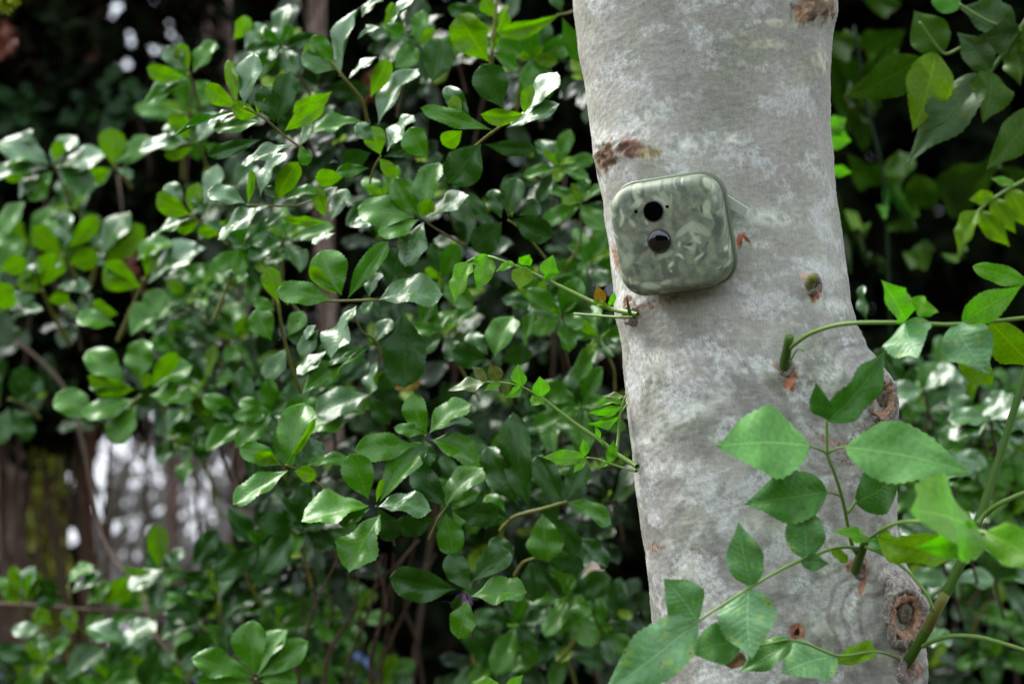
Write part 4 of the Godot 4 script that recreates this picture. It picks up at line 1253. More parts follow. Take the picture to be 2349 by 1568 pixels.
func hedge_shrubs() -> void:
	# ===== the shrub beside the trunk, lower half
	start_shrub("glossy evergreen shrub with dark rounded leaf whorls low beside the ash trunk", 1000, 2.1)
	stems([[V(860, 1900, 2.0), V(850, 1560, 1.95), V(900, 1330, 1.85), V(960, 1240, 1.75)], [V(760, 2000, 2.1), V(740, 1600, 2.1), V(770, 1330, 2.0), V(700, 1150, 1.8)], [V(1100, 1900, 2.1), V(1090, 1600, 2.0), V(1150, 1300, 1.95), V(1200, 1180, 1.9)], [V(1000, 1900, 2.1), V(960, 1500, 2.1), V(930, 1380, 2.0), V(980, 1100, 1.9)]])
	cd = 1.66
	twig([V(905, 1250, 1.72), V(885, 1200, 1.68), V(862, 1160, 1.66)], 4, 3)
	h("m", 845, 1144, 808, 1054, 78, -0.2); h("g", 845, 1160, 712, 1164, 76, -0.3); h("m", 848, 1166, 785, 1196, 36, -0.2)
	h("m", 873, 1149, 961, 1023, 72, 0.2); h("y", 863, 1152, 876, 1104, 16, 0.0); h("w", 868, 1162, 966, 1143, 70, -0.2)
	h("g", 871, 1179, 803, 1290, 88, -0.4); h("d", 866, 1165, 900, 1240, 60, 0.3)
	cd = 1.67
	twig([V(980, 1110, 1.74), V(978, 1050, 1.70), V(976, 998, 1.67)], 4, 3, M.green_twig)
	h("g", 979, 995, 943, 921, 62, -0.2); h("g", 984, 995, 1053, 922, 52, -0.2); h("m", 974, 994, 920, 975, 32, -0.4)
	h("m", 952, 1022, 832, 1028, 72, -0.3); h("g", 989, 1008, 1084, 1037, 66, -0.3); h("d", 970, 1005, 985, 1060, 40, -0.5); h("l", 1000, 985, 1075, 960, 40, 0.4)
	cd = 1.70
	twig([V(740, 1120, 1.78), V(705, 1088, 1.73), V(655, 1066, 1.70)], 4, 3, M.green_twig)
	h("m", 646, 1067, 562, 1028, 54, -0.2); h("y", 640, 1062, 592, 1042, 38, -0.5); h("g", 671, 1066, 683, 934, 88, 0.2); h("y", 657, 1062, 718, 977, 18, -0.3)
	h("g", 660, 1080, 545, 1137, 54, -0.3); h("g", 702, 1068, 777, 1042, 30, -0.3); h("y", 675, 1080, 716, 1090, 40, -0.3); h("d", 680, 1070, 735, 1010, 60, 0.5)
	cd = 1.69
	twig([V(985, 1235, 1.76), V(1005, 1190, 1.72), V(1027, 1160, 1.69)], 4, 3, M.green_twig)
	h("g", 1023, 1160, 1080, 1070, 66, 0.1); h("m", 1036, 1160, 1088, 1132, 32, -0.4); h("d", 1024, 1163, 953, 1080, 66, 0.2)
	h("d", 1036, 1170, 1132, 1192, 62, 0.0); h("m", 1022, 1178, 1036, 1262, 68, -0.2); h("d", 998, 1190, 920, 1208, 60, 0.0)
	cd = 1.67
	twig([V(1085, 1460, 1.76), V(1080, 1400, 1.71), V(1068, 1358, 1.67)], 4, 3)
	h("d", 1045, 1350, 914, 1333, 84, -0.2); h("d", 1076, 1356, 1036, 1277, 62, 0.2); h("d", 1084, 1332, 1162, 1266, 68, 0.4)
	h("g", 1081, 1366, 1191, 1352, 68, -0.2); h("m", 1074, 1376, 1045, 1447, 64, -0.3); h("d", 1060, 1362, 1040, 1400, 30, 0.5)
	cd = 1.78
	twig([V(1150, 1215, 1.82), V(1180, 1185, 1.79), V(1240, 1168, 1.78), V(1300, 1150, 1.78)], 7, 5, M.green_twig)
	h("l", 1214, 1166, 1172, 985, 78, -0.2); h("d", 1190, 1160, 1120, 1040, 70, 0.2); h("l", 1290, 1150, 1238, 1055, 66, 0.1); h("d", 1300, 1148, 1340, 1070, 56, 0.2)
	h("g", 1302, 1152, 1398, 1182, 46, 0.0); h("g", 1244, 1178, 1254, 1274, 92, -0.3); h("d", 1170, 1190, 1110, 1170, 56, 0.0); h("g", 1160, 1190, 1120, 1140, 50, 0.2); h("d", 1260, 1180, 1320, 1260, 56, 0.2)
	cd = 1.82
	twig([V(1180, 1320, 1.9), V(1200, 1290, 1.85), V(1225, 1280, 1.82)], 5, 4, M.green_twig)
	h("d", 1215, 1285, 1222, 1368, 66, -0.2); h("l", 1228, 1285, 1278, 1362, 38, -0.2); h("d", 1240, 1280, 1330, 1300, 50, 0.1); h("l", 1180, 1275, 1130, 1240, 44, 0.2); h("l", 1325, 1230, 1390, 1290, 50, 0.2)
	cd = 1.80
	twig([V(1150, 900, 1.9), V(1136, 860, 1.84), V(1130, 826, 1.80)], 4, 3)
	h("g", 1134, 820, 1160, 731, 78, 0.1); h("d", 1120, 824, 1048, 810, 62, -0.2); h("d", 1146, 828, 1212, 810, 48, -0.2); h("d", 1128, 832, 1090, 880, 50, 0.0); h("d", 1120, 815, 1080, 760, 46, 0.3)
	cd = 1.84
	twig([V(830, 960, 1.95), V(836, 920, 1.88), V(850, 905, 1.84)], 4, 3, M.green_twig)
	h("l", 845, 905, 735, 935, 72, -0.2); h("g", 838, 945, 712, 948, 64, -0.2); h("d", 860, 900, 905, 860, 44, 0.0); h("d", 850, 910, 885, 965, 46, -0.2); h("w", 864, 828, 846, 898, 40, 0.1)
	for r in [[620, 950, 1.95, 60], [760, 880, 2.0, 62], [560, 960, 2.0, 62], [1060, 1130, 1.95, 60], [1130, 1090, 1.95, 64], [1330, 930, 1.95, 56], [1260, 960, 2.0, 60], [690, 1200, 2.0, 64], [600, 1250, 2.1, 60], [1300, 1370, 2.0, 62], [1180, 1430, 2.05, 62], [1290, 1480, 2.1, 62], [1380, 1440, 2.1, 60], [1130, 1520, 2.1, 60], [1240, 1080, 2.0, 60]]:
		rosette(r[0], r[1], r[2], side(rng.randf_range(-0.5, 0.4), rng.randf_range(0.2, 0.7), rng.randf_range(0.7, 1.2)), 10, r[3] * 1.6, 0.25)
	for i in 10:
		var u0 := rng.randf_range(690, 1000)
		var lean := rng.randf_range(-90, 120)
		cd = rng.randf_range(2.0, 2.5)
		var m0 := rng.randf_range(-50, 50)
		part("twig", tube(pts([V(u0 - lean, 1700, cd + 0.1), V(u0 - lean * 0.3 + m0, 1520, cd + 0.05), V(u0 + lean * 0.3 - m0 * 0.6, 1390, cd), V(u0 + lean, 1270, cd)]), rng.randf_range(3, 6) * K * cd, 2.0 * K * cd, on.position, 7, 0.12, 0.3), M.pale_twig, on)
	fill([[560, 900, 1440, 1260, 2.0, 2.5, 40, 62], [1080, 1250, 1500, 1560, 2.1, 2.6, 18, 60], [520, 1260, 860, 1400, 2.2, 2.6, 9, 60]])
	# ===== the shrub beside the trunk, upper half
	start_shrub("tall glossy evergreen shrub filling the space left of the camera", 950, 2.3)
	stems([[V(640, 2000, 2.4), V(660, 1300, 2.4), V(690, 800, 2.2), V(740, 420, 2.0), V(760, 100, 1.95)], [V(900, 2000, 2.3), V(980, 1300, 2.3), V(1040, 900, 2.2), V(1060, 500, 2.1), V(1130, 120, 2.0), V(1142, -80, 2.0)], [V(1200, 2000, 2.3), V(1240, 1200, 2.3), V(1280, 700, 2.2), V(1300, 300, 2.2)]])
	cd = 1.72
	twig([V(1060, 560, 1.82), V(1000, 525, 1.76), V(966, 500, 1.72)], 4, 3)
	h("m", 960, 494, 909, 418, 54, -0.1); h("g", 966, 490, 989, 379, 66, 0.1); h("g", 950, 500, 841, 463, 78, -0.1); h("y", 962, 496, 986, 464, 40, -0.6)
	h("w", 978, 498, 1057, 445, 48, -0.2); h("g", 960, 504, 879, 534, 46, -0.4); h("w", 972, 510, 923, 582, 62, -0.4)
	cd = 1.78
	twig([V(1250, 590, 1.9), V(1200, 530, 1.83), V(1166, 505, 1.78)], 4, 3, M.green_twig)
	h("d", 1176, 503, 1254, 540, 64, -0.2); h("d", 1151, 509, 1097, 567, 72, -0.2); h("y", 1174, 498, 1176, 458, 16, 0.0); h("d", 1190, 494, 1236, 470, 46, 0.2); h("d", 1166, 498, 1183, 414, 60, 0.2); h("d", 1150, 500, 1130, 440, 46, 0.3); h("l", 1130, 520, 1078, 450, 34, 0.2)
	cd = 1.70
	twig([V(1080, 345, 1.76), V(1110, 318, 1.72), V(1166, 277, 1.70)], 5, 4, M.stem_olive)
	h("d", 1151, 246, 1112, 160, 86, -0.3); h("w", 1212, 254, 1269, 174, 54, 0.1); h("w", 1163, 293, 1268, 242, 40, -0.1); h("y", 1204, 262, 1120, 266, 40, -0.5); h("y", 1203, 262, 1214, 205, 34, -0.3)
	h("g", 1128, 298, 984, 252, 44, -0.1); h("y", 1052, 284, 1042, 225, 34, 0.1); h("l", 1079, 276, 1027, 200, 46, 0.2); h("d", 1103, 330, 1040, 408, 98, -0.2); h("m", 982, 362, 942, 302, 88, -0.1); h("d", 1110, 330, 1215, 345, 40, 0.2); h("y", 1060, 300, 1020, 330, 50, 0.3)
	cd = 1.74
	twig([V(848, 420, 1.82), V(858, 385, 1.78), V(873, 358, 1.74)], 4, 3, M.stem_olive)
	h("w", 887, 347, 936, 270, 58, 0.0); h("y", 872, 354, 858, 298, 58, -0.2); h("w", 856, 322, 823, 288, 42, -0.2); h("d", 880, 360, 960, 330, 40, 0.2); h("y", 868, 362, 905, 400, 34, -0.2); h("d", 850, 350, 795, 372, 52, 0.0); h("m", 845, 385, 780, 392, 34, -0.2)
	cd = 1.86
	twig([V(1124, 170, 1.88), V(1132, 90, 1.86), V(1142, -40, 1.86)], 6, 5, M.green_twig)
	h("y", 1120, 140, 1056, 48, 92, -0.1); h("y", 1128, 120, 1140, 70, 24, 0.1); h("y", 1134, 40, 1112, 0, 40, 0.0); h("d", 1118, 34, 1036, 20, 40, 0.1); h("y", 1138, 78, 1160, 30, 36, 0.0); h("m", 1130, 120, 1180, 150, 40, 0.2)
	cd = 1.92
	twig([V(1330, 20, 1.96), V(1300, 30, 1.93), V(1278, 34, 1.92)], 4, 3, M.stem_olive)
	h("y", 1282, 34, 1158, 76, 40, 0.0); h("m", 1290, 40, 1325, 130, 44, 0.2); h("d", 1290, 30, 1270, -30, 40, 0.0)
	cd = 1.80
	twig([V(845, 290, 1.88), V(830, 230, 1.83), V(790, 180, 1.80), V(760, 140, 1.80)], 6, 4, M.green_twig)
	h("w", 868, 284, 926, 158, 52, 0.1); h("y", 850, 222, 888, 146, 46, 0.0); h("w", 780, 175, 800, 30, 40, 0.2); h("w", 770, 160, 700, 130, 56, -0.2); h("w", 800, 180, 850, 130, 52, 0.0); h("y", 760, 210, 690, 255, 46, -0.2); h("w", 895, 62, 944, -6, 34, 0.1); h("y", 880, 60, 905, 10, 26, 0.2); h("g", 765, 145, 720, 90, 50, -0.1); h("y", 740, 140, 700, 110, 50, 0.2); h("l", 830, 40, 862, -6, 36, 0.2); h("g", 830, 278, 728, 282, 38, -0.1); h("w", 820, 90, 862, 60, 44, 0.0); h("d", 990, 190, 1010, 100, 80, 0.2)
	cd = 1.72
	twig([V(700, 345, 1.78), V(648, 309, 1.74), V(610, 275, 1.72), V(560, 246, 1.70)], 4.5, 3.5, M.stem_olive)
	h("y", 544, 244, 478, 201, 46, -0.2); h("y", 543, 240, 528, 140, 32, 0.1); h("w", 560, 240, 572, 132, 58, 0.1); h("y", 590, 264, 543, 248, 44, -0.5); h("y", 590, 262, 602, 206, 26, -0.2); h("g", 541, 256, 412, 286, 14, -0.2)
	h("d", 636, 282, 662, 178, 62, -0.1); h("d", 630, 280, 606, 206, 60, -0.1); h("y", 652, 300, 730, 250, 46, -0.2); h("d", 597, 320, 490, 352, 38, -0.2); h("w", 673, 334, 566, 346, 32, -0.2); h("w", 688, 334, 712, 288, 28, -0.2); h("g", 686, 338, 702, 370, 48, -0.3); h("w", 545, 260, 480, 262, 26, 0.1); h("g", 600, 278, 500, 290, 40, 0.2)
	cd = 1.76
	twig([V(780, 448, 1.82), V(720, 458, 1.79), V(671, 472, 1.77), V(565, 470, 1.76)], 4, 3, M.stem_olive)
	h("w", 597, 450, 629, 354, 42, 0.0); h("y", 568, 468, 579, 397, 20, 0.0); h("y", 630, 462, 677, 382, 52, -0.2); h("w", 562, 466, 488, 434, 56, -0.1); h("w", 616, 472, 505, 508, 42, -0.2); h("w", 640, 460, 610, 430, 26, 0.0); h("g", 652, 460, 715, 428, 28, -0.1); h("l", 655, 482, 608, 516, 26, -0.2)
	h("y", 750, 510, 660, 502, 26, -0.2); h("y", 746, 498, 726, 436, 38, -0.2); h("y", 788, 404, 730, 407, 44, -0.2); h("w", 760, 505, 790, 440, 44, 0.1); h("w", 800, 520, 850, 500, 44, -0.1); h("w", 770, 535, 720, 550, 40, -0.2); h("l", 745, 470, 765, 430, 30, 0.2)
	cd = 1.70
	twig([V(700, 690, 1.72), V(778, 690, 1.71), V(866, 687, 1.70)], 4, 4, M.stem_olive)
	h("y", 772, 674, 716, 618, 34, -0.2); h("m", 762, 688, 651, 664, 60, -0.2); h("g", 783, 676, 743, 584, 100, 0.0); h("m", 798, 683, 874, 568, 50, -0.1); h("w", 816, 701, 758, 802, 94, -0.3); h("w", 869, 688, 984, 648, 86, -0.2); h("l", 856, 690, 830, 714, 34, -0.3); h("l", 846, 682, 860, 628, 50, 0.1)
	cd = 1.74
	twig([V(880, 830, 1.82), V(860, 780, 1.78), V(830, 760, 1.75), V(812, 720, 1.74)], 4, 3, M.stem_olive)
	h("l", 922, 712, 926, 868, 108, -0.2); h("g", 842, 798, 708, 882, 46, -0.2); h("l", 830, 800, 738, 823, 48, 0.0); h("w", 750, 804, 688, 850, 44, -0.1); put_leaf(grow, shrub_leaf[1], M.amber, P(905, 890, 1.95), P(950, 880, 1.93), 30 * K * 1.95, 0.2, 0.3, on.position); h("l", 862, 784, 888, 734, 44, 0.2); h("d", 894, 662, 916, 578, 92, 0.2); h("w", 725, 745, 698, 770, 44, 0.2); h("l", 730, 755, 690, 806, 48, 0.1)
	cd = 1.84
	twig([V(690, 900, 1.9), V(668, 840, 1.87), V(648, 760, 1.85), V(637, 690, 1.84)], 6, 4, M.green_twig)
	h("y", 637, 692, 615, 620, 48, 0.0); h("m", 630, 712, 588, 690, 34, -0.2); h("g", 622, 780, 590, 716, 66, 0.0); h("g", 660, 770, 690, 720, 44, 0.0); h("l", 656, 800, 612, 860, 52, -0.2); h("l", 690, 800, 672, 740, 44, 0.1); h("y", 660, 700, 650, 650, 34, 0.1)
	for r in [[1290, 720, 1.85, 50], [1370, 770, 1.9, 50], [1230, 690, 1.9, 52], [1330, 460, 1.95, 50], [1280, 380, 1.95, 52], [1350, 600, 2.0, 54], [1220, 130, 2.0, 54], [1010, 640, 1.95, 54], [1010, 760, 1.95, 54], [960, 100, 1.95, 54], [640, 100, 1.95, 58], [650, 540, 1.95, 58], [560, 560, 1.95, 58], [590, 600, 1.95, 56], [880, 450, 1.9, 56]]:
		rosette(r[0], r[1], r[2], side(rng.randf_range(-0.6, 0.4), rng.randf_range(0.1, 0.7), rng.randf_range(0.7, 1.2)), 9, r[3] * 1.55, 0.55)
	fill([[620, -60, 1380, 560, 2.0, 2.5, 28, 58], [620, 560, 1440, 900, 2.0, 2.5, 20, 58], [480, 380, 700, 700, 2.1, 2.5, 10, 58]])
	# ===== the shrub at the left, out of focus
	start_shrub("soft focus evergreen shrub with pale shining leaves at the left edge", 200, 2.6)
	stems([[V(330, 2000, 2.6), V(330, 1300, 2.5), V(340, 900, 2.3), V(300, 640, 2.2), V(270, 400, 2.2)], [V(60, 2000, 2.6), V(40, 1200, 2.6), V(60, 800, 2.4), V(110, 420, 2.3)], [V(470, 1800, 2.5), V(440, 1000, 2.4), V(420, 600, 2.2), V(440, 200, 2.1)]])
	cd = 2.05
	twig([V(460, 250, 2.15), V(445, 205, 2.08), V(432, 168, 2.05)], 5, 4, M.green_twig)
	h("w", 428, 162, 383, 113, 50, -0.1); h("y", 432, 160, 412, 106, 40, 0.0); h("g", 442, 166, 485, 100, 44, 0.0); h("y", 424, 176, 346, 164, 44, -0.2); h("w", 428, 180, 350, 190, 40, 0.1); h("g", 428, 192, 335, 222, 30, -0.2); h("m", 446, 185, 480, 215, 40, -0.2); h("y", 535, 90, 575, 50, 44, 0.1); h("w", 560, 110, 600, 60, 44, 0.1)
	cd = 2.08
	twig([V(480, 400, 2.18), V(462, 350, 2.12), V(446, 326, 2.08)], 5, 4, M.green_twig)
	h("w", 436, 328, 332, 332, 54, -0.1); h("y", 434, 318, 398, 262, 50, -0.1); h("w", 452, 326, 492, 266, 62, 0.1); h("y", 442, 340, 385, 355, 36, -0.2); h("g", 470, 330, 500, 350, 40, 0.1); h("w", 420, 310, 385, 280, 40, 0.2)
	cd = 2.0
	twig([V(520, 560, 2.1), V(470, 520, 2.05), V(438, 494, 2.0)], 5, 4, M.green_twig)
	h("y", 436, 492, 365, 458, 54, -0.2); h("y", 440, 490, 450, 428, 42, -0.1); h("w", 470, 495, 453, 452, 36, -0.2); h("w", 446, 502, 352, 514, 34, -0.2); h("y", 456, 508, 412, 528, 30, -0.2); h("y", 520, 505, 465, 536, 36, -0.2); h("w", 480, 478, 493, 388, 46, 0.1); h("w", 420, 462, 385, 425, 48, 0.0); h("l", 540, 430, 580, 380, 60, 0.3)
	cd = 2.25
	twig([V(160, 470, 2.35), V(140, 410, 2.3), V(122, 380, 2.25)], 6, 4, M.green_twig)
	h("w", 127, 382, 223, 350, 50, -0.1); h("w", 120, 378, 152, 312, 46, 0.0); h("y", 124, 372, 136, 328, 34, -0.3); h("w", 112, 376, 14, 318, 70, -0.1); h("w", 110, 386, -10, 392, 52, -0.2); h("w", 130, 390, 205, 425, 64, -0.1); h("g", 118, 392, 70, 450, 56, -0.2); h("w", 90, 400, 40, 440, 56, 0.0); h("y", 60, 360, 20, 410, 50, 0.1); h("g", 60, 460, 0, 520, 60, 0.0); h("w", 70, 330, 60, 300, 40, 0.2)
	cd = 2.3
	twig([V(300, 430, 2.4), V(280, 400, 2.35), V(262, 382, 2.3)], 6, 5, M.green_twig)
	h("y", 258, 378, 254, 302, 66, 0.0); h("g", 284, 380, 335, 320, 50, 0.0); h("y", 250, 386, 208, 404, 54, -0.1); h("w", 268, 388, 300, 400, 30, -0.2); h("m", 262, 376, 300, 330, 44, 0.2)
	cd = 2.2
	twig([V(200, 690, 2.3), V(170, 630, 2.25), V(143, 584, 2.2)], 6, 5, M.green_twig)
	h("y", 142, 581, 83, 527, 56, -0.1); h("w", 146, 578, 151, 497, 46, 0.0); h("y", 156, 568, 216, 505, 48, -0.1); h("y", 158, 606, 214, 586, 62, -0.2); h("w", 140, 600, 128, 612, 26, 0.0)
	h("l", 228, 588, 279, 492, 78, 0.1); h("y", 239, 604, 319, 537, 66, -0.1); h("w", 236, 612, 225, 580, 40, 0.1)
	cd = 2.15
	twig([V(270, 780, 2.25), V(305, 700, 2.2), V(330, 640, 2.15)], 7, 5, M.green_twig)
	h("y", 322, 658, 246, 614, 72, -0.2); h("w", 300, 645, 250, 610, 54, 0.0); h("y", 335, 634, 353, 570, 40, 0.0); h("w", 340, 650, 442, 565, 58, -0.1); h("g", 314, 596, 374, 545, 76, 0.2); h("g", 370, 640, 428, 624, 36, 0.1); h("g", 330, 735, 365, 670, 62, 0.1); h("g", 300, 770, 350, 700, 70, 0.2); h("g", 262, 745, 186, 722, 66, -0.1); h("y", 270, 720, 215, 700, 44, 0.1)
	cd = 2.25
	twig([V(160, 790, 2.35), V(120, 720, 2.3), V(96, 664, 2.25)], 7, 5, M.green_twig)
	h("y", 94, 656, 126, 588, 70, -0.1); h("y", 90, 670, 50, 630, 60, -0.1); h("w", 100, 600, 50, 634, 28, 0.1); h("y", 0, 620, 52, 600, 90, 0.0); h("w", 30, 670, 68, 694, 50, -0.2); h("y", 110, 690, 150, 680, 44, -0.2); h("l", 130, 660, 200, 655, 54, 0.2); h("w", 45, 725, 90, 705, 36, 0.1); h("y", -20, 640, 20, 700, 60, 0.1)
	cd = 2.1
	twig([V(270, 990, 2.2), V(300, 930, 2.14), V(322, 908, 2.1)], 6, 5, M.green_twig)
	h("y", 308, 892, 212, 884, 52, -0.2); h("w", 300, 886, 214, 878, 34, 0.1); h("g", 322, 876, 322, 788, 78, 0.1); h("g", 284, 878, 210, 804, 72, 0.1); h("y", 346, 882, 398, 818, 46, -0.2); h("g", 350, 886, 425, 836, 60, 0.1); h("g", 342, 906, 428, 908, 56, -0.2); h("g", 312, 916, 200, 946, 52, -0.3); h("g", 312, 930, 259, 1002, 82, -0.3); h("g", 212, 962, 139, 904, 76, 0.1); h("y", 330, 890, 340, 862, 30, -0.3)
	cd = 2.4
	twig([V(90, 960, 2.5), V(60, 930, 2.45), V(20, 915, 2.4)], 6, 5, M.green_twig)
	h("d", 40, 925, 55, 850, 60, 0.0); h("d", 30, 925, 85, 870, 60, 0.1); h("l", 30, 935, 62, 1000, 54, -0.2); h("l", 20, 935, -10, 1010, 56, -0.1); h("d", 0, 915, -30, 860, 60, 0.0)
	for r in [[60, 250, 3.0, 58], [215, 245, 3.0, 58], [310, 250, 2.95, 58], [130, 270, 3.05, 58]]:
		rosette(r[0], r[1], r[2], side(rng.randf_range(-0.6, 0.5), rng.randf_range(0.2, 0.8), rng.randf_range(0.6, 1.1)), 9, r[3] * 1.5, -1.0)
	for r in [[170, 470, 2.6, 60], [60, 560, 2.6, 64], [420, 690, 2.3, 58], [470, 660, 2.3, 56], [470, 880, 2.3, 64], [540, 770, 2.3, 60], [400, 760, 2.35, 58], [480, 960, 2.3, 58], [430, 1010, 2.3, 52], [430, 250, 2.5, 50], [500, 610, 2.4, 56]]:
		rosette(r[0], r[1], r[2], side(rng.randf_range(-0.6, 0.5), rng.randf_range(0.2, 0.8), rng.randf_range(0.6, 1.1)), 9, r[3] * 1.7, 0.6)
	fill([[-60, 600, 480, 960, 2.4, 2.9, 12, 56], [330, 600, 620, 960, 2.2, 2.6, 10, 56]])
	# ===== low shrub along the bottom edge
	start_shrub("low evergreen shrub with loose blurred leaves along the bottom left edge", 330, 2.5)
	cd = 2.3
	part("branch", tube(pts([V(-60, 1384, 2.4), V(40, 1386, 2.35), V(200, 1398, 2.3), V(330, 1406, 2.3), V(420, 1420, 2.3)]), 5 * K * cd, 4 * K * cd, on.position, 7, 0.05), M.twig, on)
	part("branch", tube(pts([V(-40, 730, 2.6), V(150, 895, 2.55), V(236, 1232, 2.5), V(321, 1348, 2.4), V(352, 1448, 2.35), V(450, 1580, 2.3), V(470, 1700, 2.3)]), 5 * K * cd, 5 * K * cd, on.position, 7, 0.05), M.twig, on)
	cd = 2.3
	twig([V(60, 1420, 2.35), V(48, 1390, 2.3), V(42, 1376, 2.3)], 5, 4, M.green_twig)
	h("y", 40, 1378, 30, 1306, 36, 0.0); h("w", 58, 1380, 68, 1306, 54, 0.1); h("y", 62, 1384, 84, 1320, 44, 0.0); h("g", 30, 1372, 0, 1328, 34, 0.0); h("y", 50, 1384, 10, 1350, 40, -0.1)
	twig([V(170, 1400, 2.35), V(160, 1370, 2.3), V(156, 1340, 2.3)], 5, 4, M.green_twig)
	h("g", 156, 1338, 193, 1292, 38, 0.0); h("w", 164, 1358, 215, 1315, 34, -0.1); h("d", 150, 1378, 80, 1356, 52, 0.0); h("d", 140, 1350, 90, 1340, 34, 0.0)
	twig([V(200, 1470, 2.35), V(180, 1440, 2.3), V(168, 1420, 2.3)], 5, 4, M.green_twig)
	h("g", 197, 1386, 245, 1342, 58, 0.0); h("y", 235, 1385, 296, 1340, 56, 0.0); h("y", 170, 1452, 158, 1402, 42, -0.1); h("w", 158, 1422, 150, 1400, 34, 0.1); h("m", 192, 1450, 228, 1406, 40, 0.0); h("w", 96, 1442, 34, 1444, 40, -0.1); h("y", 120, 1430, 80, 1405, 44, 0.1); h("l", 150, 1560, 220, 1490, 60, 0.1); h("d", 250, 1530, 290, 1460, 50, 0.1)
	cd = 2.2
	twig([V(470, 1360, 2.3), V(440, 1320, 2.24), V(372, 1304, 2.2)], 5, 4, M.green_twig)
	h("y", 361, 1302, 364, 1213, 54, 0.1); h("w", 372, 1306, 300, 1340, 44, 0.0); h("d", 405, 1308, 472, 1340, 44, 0.0); h("l", 380, 1310, 330, 1390, 60, -0.1); h("l", 395, 1310, 405, 1260, 40, 0.1); h("d", 440, 1300, 490, 1225, 52, 0.1); h("d", 455, 1310, 510, 1260, 46, 0.1); h("y", 350, 1310, 290, 1312, 22, -0.2)
	twig([V(510, 1450, 2.25), V(505, 1400, 2.2), V(503, 1374, 2.2)], 5, 4, M.green_twig)
	h("w", 506, 1366, 538, 1287, 48, 0.0); h("d", 512, 1370, 560, 1310, 40, 0.1); h("y", 500, 1366, 480, 1310, 34, 0.0); h("l", 545, 1418, 642, 1358, 52, 0.0); h("l", 530, 1400, 590, 1360, 46, 0.2); h("g", 495, 1375, 440, 1345, 40, 0.1); h("d", 450, 1430, 440, 1345, 44, 0.0)
	twig([V(500, 1500, 2.25), V(475, 1450, 2.2), V(457, 1428, 2.2)], 5, 4, M.green_twig)
	h("l", 455, 1425, 385, 1400, 48, 0.0); h("l", 452, 1432, 375, 1450, 50, 0.0); h("d", 490, 1445, 420, 1510, 62, -0.1); h("l", 462, 1470, 425, 1530, 40, -0.1); h("l", 520, 1500, 515, 1440, 40, 0.0); h("g", 470, 1435, 520, 1470, 44, 0.1); h("d", 370, 1480, 330, 1570, 64, 0.0); h("w", 290, 1480, 215, 1430, 60, 0.1); h("w", 280, 1490, 330, 1420, 62, 0.1)
	cd = 1.85
	twig([V(600, 1640, 1.9), V(592, 1590, 1.87), V(586, 1556, 1.85)], 5, 4, M.green_twig)
	h("g", 580, 1552, 457, 1510, 66, -0.2); h("g", 582, 1546, 575, 1438, 84, 0.0); h("m", 592, 1553, 688, 1478, 66, -0.1); h("m", 582, 1564, 466, 1566, 50, -0.3); h("g", 590, 1548, 640, 1450, 56, 0.2); h("m", 596, 1562, 670, 1560, 56, -0.3)
	for r in [[560, 1330, 2.3, 58], [640, 1300, 2.35, 56], [350, 1350, 2.4, 54], [420, 1560, 2.3, 58], [340, 1540, 2.4, 54], [250, 1560, 2.4, 56], [640, 1420, 2.4, 54], [740, 1420, 2.4, 54], [760, 1530, 2.4, 54], [700, 1250, 2.4, 56], [100, 1520, 2.4, 52], [880, 1560, 2.4, 50], [820, 1400, 2.5, 50]]:
		rosette(r[0], r[1], r[2], side(rng.randf_range(-0.5, 0.5), rng.randf_range(0.3, 0.9), rng.randf_range(0.6, 1.1)), 9, r[3] * 1.7, 0.6)
	fill([[-40, 1440, 420, 1600, 2.5, 2.9, 8, 54], [430, 1400, 720, 1600, 2.4, 2.8, 10, 54]])

